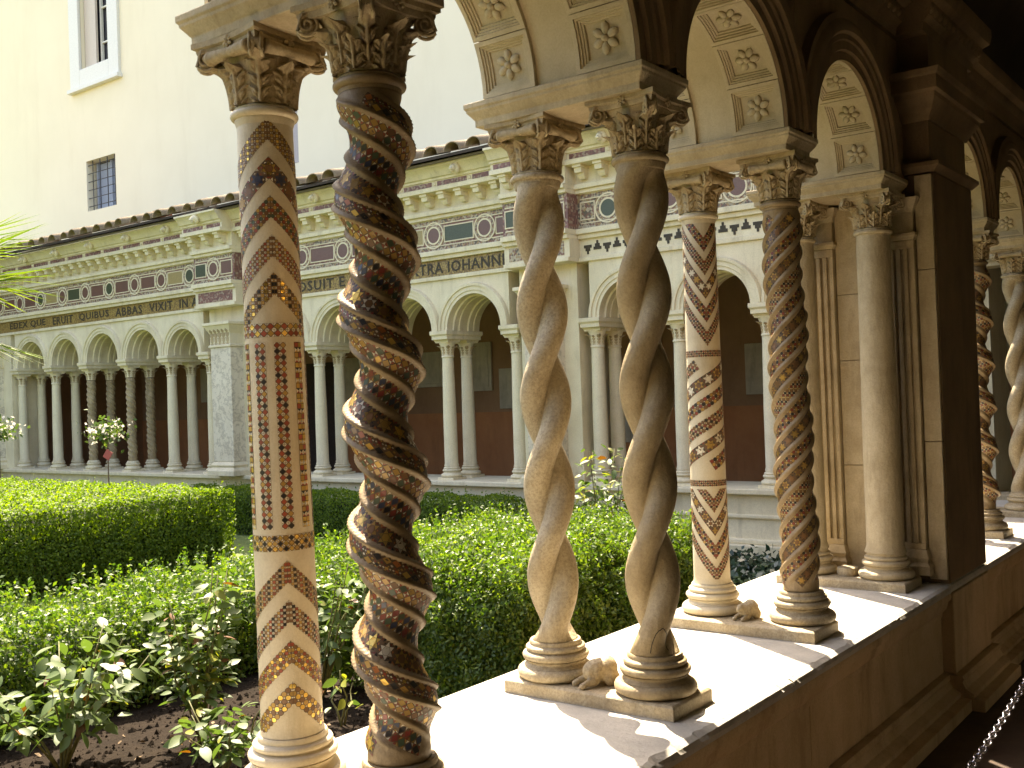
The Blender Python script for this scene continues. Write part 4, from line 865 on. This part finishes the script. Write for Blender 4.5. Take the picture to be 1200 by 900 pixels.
# ------------------------------------------------------------------ building above
bld = thing('convent_building', (-14, 14, 2), 'tall cream plastered building rising behind the far arcade', 'building')
WINS = [(-23.62, -22.36, 8.32, 11.2), (-23.55, -22.30, 4.86, 6.08), (-17.25, -15.87, 4.80, 7.35)]
xs = sorted({-45, 4}|{q for w_ in WINS for q in w_[:2]}); zs = sorted({1.5, 12.2}|{q for w_ in WINS for q in w_[2:]}); mb = MB()
for i in range(len(xs)-1):
    for j in range(len(zs)-1):
        cx, cz = (xs[i]+xs[i+1])/2, (zs[j]+zs[j+1])/2
        if any(a < cx < b and c < cz < d for a, b, c, d in WINS): continue
        mb.add([(xs[i], 14, zs[j]), (xs[i+1], 14, zs[j]), (xs[i+1], 14, zs[j+1]), (xs[i], 14, zs[j+1])], [(0, 1, 2, 3)])
wl_ = mb.build('wall', 'plaster_cream', bld)
for a, b, c, d in WINS: 
    mb = MB(); mb.add([(x, y, z) for y in (14, 14.35) for x, z in ((a, c), (b, c), (b, d), (a, d))], [(0, 1, 5, 4), (1, 2, 6, 5), (2, 3, 7, 6), (3, 0, 4, 7)]); mb.build('window_reveal', 'plaster_cream', bld)
MB().box(-45, 4, 14.36, 22, 1.5, 12.2).build('building_core', 'glass_dark', bld)
MB().box(-45.3, 4.3, 13.7, 22.3, 12.2, 12.45).build('roof_edge', 'plaster_cream', bld)
def window(a, b, c, d, frame, kind):
    wo = MB().box(a+.02, b-.02, 14.30, 14.34, c+.02, d-.02).build('window', 'glass_dark', bld)
    if frame:
        f = frame; 
        for q in ((a-f, a, c-f, d), (b, b+f, c-f, d), (a, b, c-f, c)): MB().box(q[0], q[1], 13.93, 14.02, q[2], q[3]).build('window_frame', 'white_paint', wo, bevel=.01)
        MB().box(a-f-.05, b+f+.05, 13.86, 14.03, c-f-.10, c-f).build('window_sill', 'white_paint', wo, bevel=.01)
    if kind == 'casement':
        MB().box(a+.02, a+.50, 14.10, 14.16, c+.03, d).build('shutter', 'shutter', wo)
        for x in (a+.50, a+.95, b-.08): MB().box(x, x+.06, 14.22, 14.28, c+.03, d).build('mullion', 'white_paint', wo)
        for z in np.arange(c+.6, d, .85): MB().box(a+.5, b-.05, 14.23, 14.27, z, z+.035).build('glazing_bar', 'white_paint', wo)
    else:
        for x in (a+.08, (a+b)/2+.05, b-.14): MB().box(x, x+.07, 14.22, 14.28, c+.03, d-.03).build('mullion', 'bluegrey', wo)
        for x in np.linspace(a+.2, b-.1, 4): MB().tube([(x, 14.05, c), (x, 14.05, d)], .012, 6).build('bar', 'iron', wo)
        for z in np.linspace(c+.12, d-.1, 6): MB().tube([(a, 14.05, z), (b, 14.05, z)], .010, 6).build('bar', 'iron', wo)
        MB().box(a+.15, b-.02, 14.27, 14.295, c+.05, d-.05).build('pane', 'bluegrey', wo)
window(*WINS[0], .42, 'casement'); window(*WINS[1], 0, 'bars'); MB().box(-17.23, -15.89, 14.06, 14.12, 4.83, 7.33).build('shutter', 'shutter_grey', bld)

# ================================================================== PLANTING
def rand_leaves(P, Nrm, ln, wd, spread=.9, mat=None):
    """kite shaped leaves at points P facing roughly Nrm"""
    n = len(P); N = Nrm+rng.normal(0, spread, (n, 3)); N /= np.linalg.norm(N, axis=1)[:, None]
    T = rng.normal(0, 1, (n, 3)); T[:, 2] += .5; T -= N*(T*N).sum(1)[:, None]; T /= np.linalg.norm(T, axis=1)[:, None]; B = np.cross(N, T)
    l = (ln*rng.uniform(.6, 1.25, n))[:, None]; w_ = (wd*rng.uniform(.7, 1.2, n))[:, None]
    q = np.stack([P-T*l*.5, P+B*w_*.5-T*l*.02+N*w_*.12, P+T*l*.5, P-B*w_*.5-T*l*.02+N*w_*.12], 1)
    return q.reshape(-1, 3)
def bump_of(p): return .5*np.sin(p[:, 0]*7+p[:, 1]*5)+.35*np.sin(p[:, 1]*11-p[:, 2]*9+1)+.3*np.sin(p[:, 0]*17+p[:, 2]*13+2)+.25*np.sin(p[:, 1]*23+p[:, 0]*19)
def hedge(name, label, b, n, ln, wd, mat, group=None, faces=('+x', '-y', 'top'), shell=.10, amp=.03, shoots=0, wts=None, corner=.10, parts_loc=None, ragged=0):
    x0, x1, y0, y1, z0, z1 = b; t = thing(name, ((x0+x1)/2, (y0+y1)/2, z0), label, 'hedge', group)
    areas = {'+x': (y1-y0)*(z1-z0), '-x': (y1-y0)*(z1-z0), '-y': (x1-x0)*(z1-z0), '+y': (x1-x0)*(z1-z0), 'top': (x1-x0)*(y1-y0)}
    W = np.array([areas[f]*((wts or {}).get(f, 1)) for f in faces]); cnt = (n*W/W.sum()).astype(int); Ps = []; Ns = []
    for f, c in zip(faces, cnt):
        u = rng.random((c, 3)); d = rng.exponential(shell*.45, c)-shell*.25; p = np.empty((c, 3)); nn = np.zeros((c, 3))
        p[:, 0] = x0+(x1-x0)*u[:, 0]; p[:, 1] = y0+(y1-y0)*u[:, 1]; p[:, 2] = z0+(z1-z0)*u[:, 2]
        if f == '+x': p[:, 0] = x1; nn[:, 0] = 1; nn[:, 2] = .4
        if f == '-x': p[:, 0] = x0; nn[:, 0] = -1; nn[:, 2] = .4
        if f == '-y': p[:, 1] = y0; nn[:, 1] = -1; nn[:, 2] = .4
        if f == '+y': p[:, 1] = y1; nn[:, 1] = 1; nn[:, 2] = .4
        if f == 'top': p[:, 2] = z1; nn[:, 2] = 1
        bo = amp*bump_of(p)+(ragged*np.maximum(0, np.sin(p[:, 0]*3.1+p[:, 1]*2.3)*np.sin(p[:, 1]*4.7+1)) if ragged else 0)
        off = nn/np.linalg.norm(nn, axis=1)[:, None]; p += off*(bo-d)[:, None]
        # round the top edges
        for ax, lo, hi in ((0, x0, x1), (1, y0, y1)):
            e = np.minimum(np.abs(p[:, ax]-lo), np.abs(p[:, ax]-hi)); k = np.clip(1-e/corner, 0, 1)
            if f == 'top': p[:, 2] -= corner*.55*k*k
        if f != 'top':
            k = np.clip(1-(z1-p[:, 2])/corner, 0, 1); p -= off*(corner*.5*k*k)[:, None]
            gap = (p[:, 2] < z0+.09) & (rng.random(c) < .5); p = p[~gap]; nn = nn[~gap]
        Ps.append(p); Ns.append(nn)
    if shoots:
        for _ in range(shoots):
            x = rng.uniform(x0+.03, x1-.02); y = rng.uniform(y0+.03, y1-.03); h = rng.uniform(.03, .20 if ragged else .09); m = int(h/.011)
            tt = np.linspace(-.05, h, m); lean = rng.normal(0, .18, 2); pp = np.stack([x+lean[0]*tt, y+lean[1]*tt, z1+tt+amp*.3], 1)+rng.normal(0, .006, (m, 3)); Ps.append(pp); Ns.append(rng.normal(0, 1, (m, 3))+np.array([0, 0, .6]))
    P = np.concatenate(Ps); N = np.concatenate(Ns); me = raw_mesh('foliage', rand_leaves(P, N, ln, wd)-np.array(t.location), None, 4, mat)
    o = link('foliage', me, t); o['kind'] = 'stuff'
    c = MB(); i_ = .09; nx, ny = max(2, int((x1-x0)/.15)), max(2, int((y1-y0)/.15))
    loft_rect(c, [(x0+i_+.05, x1-i_-.05, y0+i_, y1-i_, z0), (x0+i_, x1-i_, y0+i_, y1-i_, z0+.12), (x0+i_, x1-i_, y0+i_, y1-i_, z1-i_-.08), (x0+i_+.07, x1-i_-.07, y0+i_+.07, y1-i_-.07, z1-i_)]).build('dark_filler', 'hedge_core', t)  # solid dark box added inside the leaves to block see-through
    for _ in range(int((y1-y0)*6)):
        y = rng.uniform(y0+.05, y1-.05); x = x1-.07; MB().tube([(x, y, z0), (x+rng.normal(0, .02), y+rng.normal(0, .03), z0+.15), (x+rng.normal(0, .03), y+rng.normal(0, .05), z0+.3)], .008, 5).build('stem', 'bark', t)
    return t
G = -1.70
hedge('clipped_hedge', 'wide clipped box hedge with bright sunlit flat top beside the lawn', (-15.5, -9.35, 1.6, 7.15, G, -.88), 120000, .036, .022, 'leaf_box', 'box hedges', wts={'+x': 3.2, 'top': .6}, amp=.035, shoots=300)
hedge('clipped_hedge', 'long low box hedge behind the rose bushes, running along the flower bed', (-6.5, -5.38, .6, 8.6, G, -1.2), 100000, .034, .019, 'leaf_box_near', 'box hedges', wts={'+x': 1.5}, amp=.05, shoots=1800, shell=.18, ragged=.07, corner=.16)
hedge('clipped_hedge', 'loose box hedge with fresh upright shoots close behind the braided columns', (-4.75, -3.38, 4.38, 6.75, G, -1.06), 130000, .033, .016, 'leaf_box_near', 'box hedges', wts={'+x': 1.6, '-y': 1.6}, amp=.06, shoots=4200, shell=.24, ragged=.13, corner=.22)
hedge('clipped_hedge', 'shaded dark hedge at the foot of the far arcade', (-12.6, -6.95, 8.75, 9.30, G, -1.12), 40000, .034, .020, 'leaf_box', 'box hedges', wts={'-y': 1.6}, shoots=80)
# leaf meshes for roses
def leaf_blade(l=1.0, w_=.62, n=6):
    mb = MB(); v = []
    for i in range(n+1):
        t = i/n; ww = w_*.5*math.sin(PI*min(1, t*.94+.06))**.8*(1 if t < .5 else 1-.35*(t-.5)); z = -.22*t*t*l
        v += [(t*l, -ww, z+.10*ww), (t*l, 0, z-.05*ww), (t*l, ww, z+.10*ww)]
    mb.add(v, [(3*i+k, 3*i+k+1, 3*i+4+k, 3*i+3+k) for i in range(n) for k in range(2)]); return mb
RL = {m: mesh_of(leaf_blade(1.0, .52), 'leaf', m) for m in ('leaf_rose', 'leaf_yellow', 'leaf_red', 'leaf_dark')}
def rose(name, label, base, h, nst, nleaf, spread, ls=.075, mix=(.78, .14, .08), cat='rose bush', low=.25, top_bias=1.0):
    t = thing(name, base, label, cat, None); random.seed(hash(label) % 1000 if False else int(abs(base[0]*100))); stems = []
    for k in range(nst):
        a = random.uniform(0, TAU); tip = Vector((math.cos(a)*spread*random.uniform(.2, 1), math.sin(a)*spread*random.uniform(.2, 1), h*random.uniform(.62, 1) if k else h)); mid = tip*.5+Vector((random.uniform(-.04, .04), random.uniform(-.04, .04), .03*h))
        pts = [Vector((math.cos(a)*.015, math.sin(a)*.015, 0)), mid*.5+Vector((0, 0, .02)), mid, tip*.8+mid*.2*0+Vector((0, 0, 0)), tip]; stems.append(pts)
        MB().tube(pts, .007, 6, .35).build('stem', 'stem_green', t, smooth=True, world=False)
    for i in range(nleaf):
        pts = random.choice(stems); q = low+(1-low)*random.random()**(1/top_bias); f = q*(len(pts)-1); j = min(int(f), len(pts)-2); p = pts[j].lerp(pts[j+1], f-j)
        a = random.uniform(0, TAU); r = random.uniform(.015, .06+spread*.15); p = p+Vector((math.cos(a)*r, math.sin(a)*r, random.uniform(-.01, .03))); m = 'leaf_rose'
        u = random.random()
        if u > mix[0]: m = 'leaf_yellow' if u < mix[0]+mix[1] else 'leaf_red'
        o = link('leaf', RL[m], t); o.location = p; sc = ls*random.uniform(.55, 1.2); o.scale = (sc, sc, sc); o.rotation_euler = (random.gauss(0, .45), random.gauss(.05, .4), a+random.gauss(0, .5))
    return t
rose('rose_bush', 'low spreading rose bush with broad shiny leaves in the flower bed, bare stems below', (-4.78, 2.62, -1.69), .64, 12, 330, .46, .092, (.9, .06, .04))
rose('rose_bush', 'tall upright rose bush with reddish tip standing before the low hedge', (-4.52, 3.22, -1.69), .88, 10, 330, .23, .082, (.86, .09, .05))
rose('rose_bush', 'dense leafy rose bush growing behind the chevron and spiral columns', (-4.58, 4.06, -1.69), .78, 16, 380, .40, .075, (.9, .06, .04))
rose('rose_bush', 'tall rose bush with yellow buds rising behind the loose hedge', (-4.92, 7.60, -1.69), 1.2, 12, 420, .32, .08, (.78, .19, .03), low=.45)
rose('rose_bush', 'low dark leafy bush at the soil edge beside the chevron column', (-4.05, 2.98, -1.69), .34, 9, 130, .26, .085, (.94, .04, .02))
rose('rose_seedling', 'small yellowing rose shoot in the soil beside the spiral column', (-4.1, 3.78, -1.69), .30, 3, 16, .12, .075, (.35, .5, .15))
t = thing('ground_cover', (-3.75, 8.15, -1.69), 'dark low leafy plants at the foot of the far parapet beside the pier', 'plants'); t['kind'] = 'thing'
P = np.stack([rng.uniform(-4.6, -2.7, 3500), rng.uniform(7.5, 9.0, 3500), -1.69+rng.random(3500)*.14+.12*rng.random(3500)**3], 1); link('foliage', raw_mesh('foliage', rand_leaves(P, np.tile([0, -.3, 1.0], (3500, 1)), .07, .045)-np.array(t.location), None, 4, 'leaf_dark'), t)['kind'] = 'stuff'
def standard_rose(base, h, label, tagd):
    t = thing('standard_rose', base, label, 'rose tree'); MB().tube([(0, 0, 0), (.01, .0, h*.5), (-.01, .01, h)], .012, 6, .7).build('stem', 'bark', t, smooth=True, world=False)
    P = rng.normal(0, .12, (260, 3))*np.array([1, 1, .62])+np.array([0, 0, h]); link('foliage', raw_mesh('foliage', rand_leaves(P, rng.normal(0, 1, (260, 3)), .07, .05), None, 4, 'leaf_rose'), t)['kind'] = 'stuff'
    P = rng.normal(0, .12, (110, 3))*np.array([1, 1, .55])+np.array([0, 0, h+.04]); link('blossoms', raw_mesh('blossoms', rand_leaves(P, rng.normal(0, 1, (110, 3)), .055, .05), None, 4, 'petal'), t)['kind'] = 'stuff'
    if tagd: o = MB().box(-.05, .05, -.003, .003, -.06, .06).build('tag', 'red_tag', t, world=False); o.location = (.09, -.05, h-.30); o.rotation_euler = (.1, .6, .5)
standard_rose((-12.75, 7.75, G), 1.42, 'little standard rose with white blossoms and a red tag, behind the flat hedge', True)
standard_rose((-15.05, 7.45, G), 1.47, 'little standard rose at the edge of the palm, no tag', False)
# lawn blades and bed litter
n = 26000; P = np.stack([rng.uniform(-9.3, -6.5, n), rng.uniform(2.5, 8.6, n), np.full(n, G+.012)], 1); T = rng.normal(0, .5, (n, 3)); T[:, 2] = 1; T /= np.linalg.norm(T, axis=1)[:, None]; B = rng.normal(0, 1, (n, 3)); B[:, 2] = 0; B /= np.linalg.norm(B, axis=1)[:, None]
q = np.stack([P-B*.004, P+B*.004, P+T*rng.uniform(.03, .06, n)[:, None]], 1).reshape(-1, 3); o = link('lawn_grass', raw_mesh('lawn_grass', q, None, 3, 'grass_blade')); tag(o, 'short green lawn grass between the hedges', 'grass', kind='stuff')
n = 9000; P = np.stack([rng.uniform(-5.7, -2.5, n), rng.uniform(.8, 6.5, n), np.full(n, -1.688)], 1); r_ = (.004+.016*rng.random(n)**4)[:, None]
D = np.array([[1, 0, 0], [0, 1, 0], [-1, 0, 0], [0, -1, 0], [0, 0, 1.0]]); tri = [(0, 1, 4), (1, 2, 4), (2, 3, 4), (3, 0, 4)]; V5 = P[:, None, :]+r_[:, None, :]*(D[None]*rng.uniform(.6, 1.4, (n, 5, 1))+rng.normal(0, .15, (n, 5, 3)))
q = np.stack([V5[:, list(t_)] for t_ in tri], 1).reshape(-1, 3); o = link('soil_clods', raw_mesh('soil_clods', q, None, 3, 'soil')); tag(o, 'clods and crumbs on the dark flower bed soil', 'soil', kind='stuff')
n = 420; P = np.stack([rng.uniform(-5.6, -2.5, n), rng.uniform(.8, 5.5, n), np.full(n, -1.682)], 1); o = link('fallen_leaves', raw_mesh('fallen_leaves', rand_leaves(P, np.tile([0, 0, 1.0], (n, 1)), .045, .028, .35), None, 4, 'bark')); tag(o, 'dry fallen leaves scattered on the flower bed', 'leaves', kind='stuff')
# palm at the edge of the garden
PALM = (-9.0, 3.45, G)
pt = thing('fan_palm', PALM, 'fan palm with stiff yellow-green leaf blades beside the flat hedge', 'palm tree')
MB().tube([(0, 0, 0), (.03, .02, 1.3), (0, 0, 2.72)], .14, 12, .8).build('trunk', 'bark', pt, smooth=True, world=False)
for k, (az, el, ln) in enumerate([(.66, .05, .95), (.55, -.45, .9), (.85, .45, .85), (1.2, .4, .9), (2.2, .2, 1.0), (3.2, .5, .9), (4.2, .1, 1.0), (5.2, .3, 1.0), (6.0, -.3, .9)]):
    d = Vector((math.cos(az)*math.cos(el), math.sin(az)*math.cos(el), math.sin(el))); st = Vector((0, 0, 2.68)); hub = st+d*ln*.75
    fr = MB().tube([st, st+d*ln*.4+Vector((0, 0, .04)), hub], .014, 6, .6).build('frond', 'stem_green', pt, smooth=True, world=False)
    side = d.cross(Vector((0, 0, 1))).normalized(); up = side.cross(d); Vt = []; nb = 26
    for i in range(nb):
        a = -1.9+3.8*i/(nb-1); L_ = .85*(1-.18*abs(a)/1.9)*random.uniform(.9, 1.06); dd = (d*math.cos(a)+side*math.sin(a)+up*(.10*math.cos(a*2)+random.uniform(-.08, .08))).normalized(); tip = hub+dd*L_+Vector((0, 0, -.10*random.random())); w2 = dd.cross(up).normalized()*.021; mid = hub+dd*L_*.55+up*.012
        Vt += [hub, mid+w2, tip, mid-w2]
    o = link('blades', raw_mesh('blades', np.array([list(v_) for v_ in Vt]), None, 4, 'leaf_palm'), fr); o['kind'] = 'stuff'
# other wings round the garden (outside the picture, closing the court)
MB().box(-27, -21.3, -26, 9.5, -1.72, 4.6).build('side_wing', 'tile')['kind'] = 'structure'
MB().box(-21.3, -2.4, -26, -20, -1.72, 4.6).build('opposite_wing', 'tile')['kind'] = 'structure'
# ================================================================== CHAIN
def link_mesh():
    m = MB(); pts = []; n = 18
    for i in range(n+1): a = TAU*i/n; pts.append((.010*math.cos(a), .016*math.sin(a)+(.006 if math.sin(a) > 0 else -.006), 0))
    m.tube(pts, .0036, 7); return m
CL = mesh_of(link_mesh(), 'link', 'chrome'); zc = lambda y: -1.225+.055*(y-3)**2
ch = thing('barrier_chain', (-.9, 3, -1.225), 'shiny steel chain hanging along the walk beside the parapet', 'chain'); y = 1.02; i = 0
while y < 4.98:
    sl = .11*(y-3); o = link('link', CL, ch); o.location = (0, y-3, zc(y)+1.225); o.rotation_euler = (math.atan(sl), (PI/2 if i % 2 else 0)+.5, 0); y += .0335*math.cos(math.atan(sl)); i += 1
for y in (1.0, 5.0):
    t = thing('stanchion', (-.9, y, -1.6), 'slim dark iron post holding the chain end '+('beside the solid wall' if y < 2 else 'opposite the brown pier'), 'post', 'chain posts'); MB().lathe([(.11, 0), (.11, .012), (.03, .03), (.018, .04)], 24).build('foot', 'iron', t, smooth=40, world=False); MB().lathe([(.016, .035), (.016, zc(y)+1.6+.03), (.022, zc(y)+1.6+.035), (.022, zc(y)+1.6+.06), (.008, zc(y)+1.6+.08)], 16).build('pole', 'iron', t, smooth=40, world=False)
# stand everything on a walk floor at z = 0
for o in [o for o in S.objects if o.parent is None]: o.location.z += 1.6
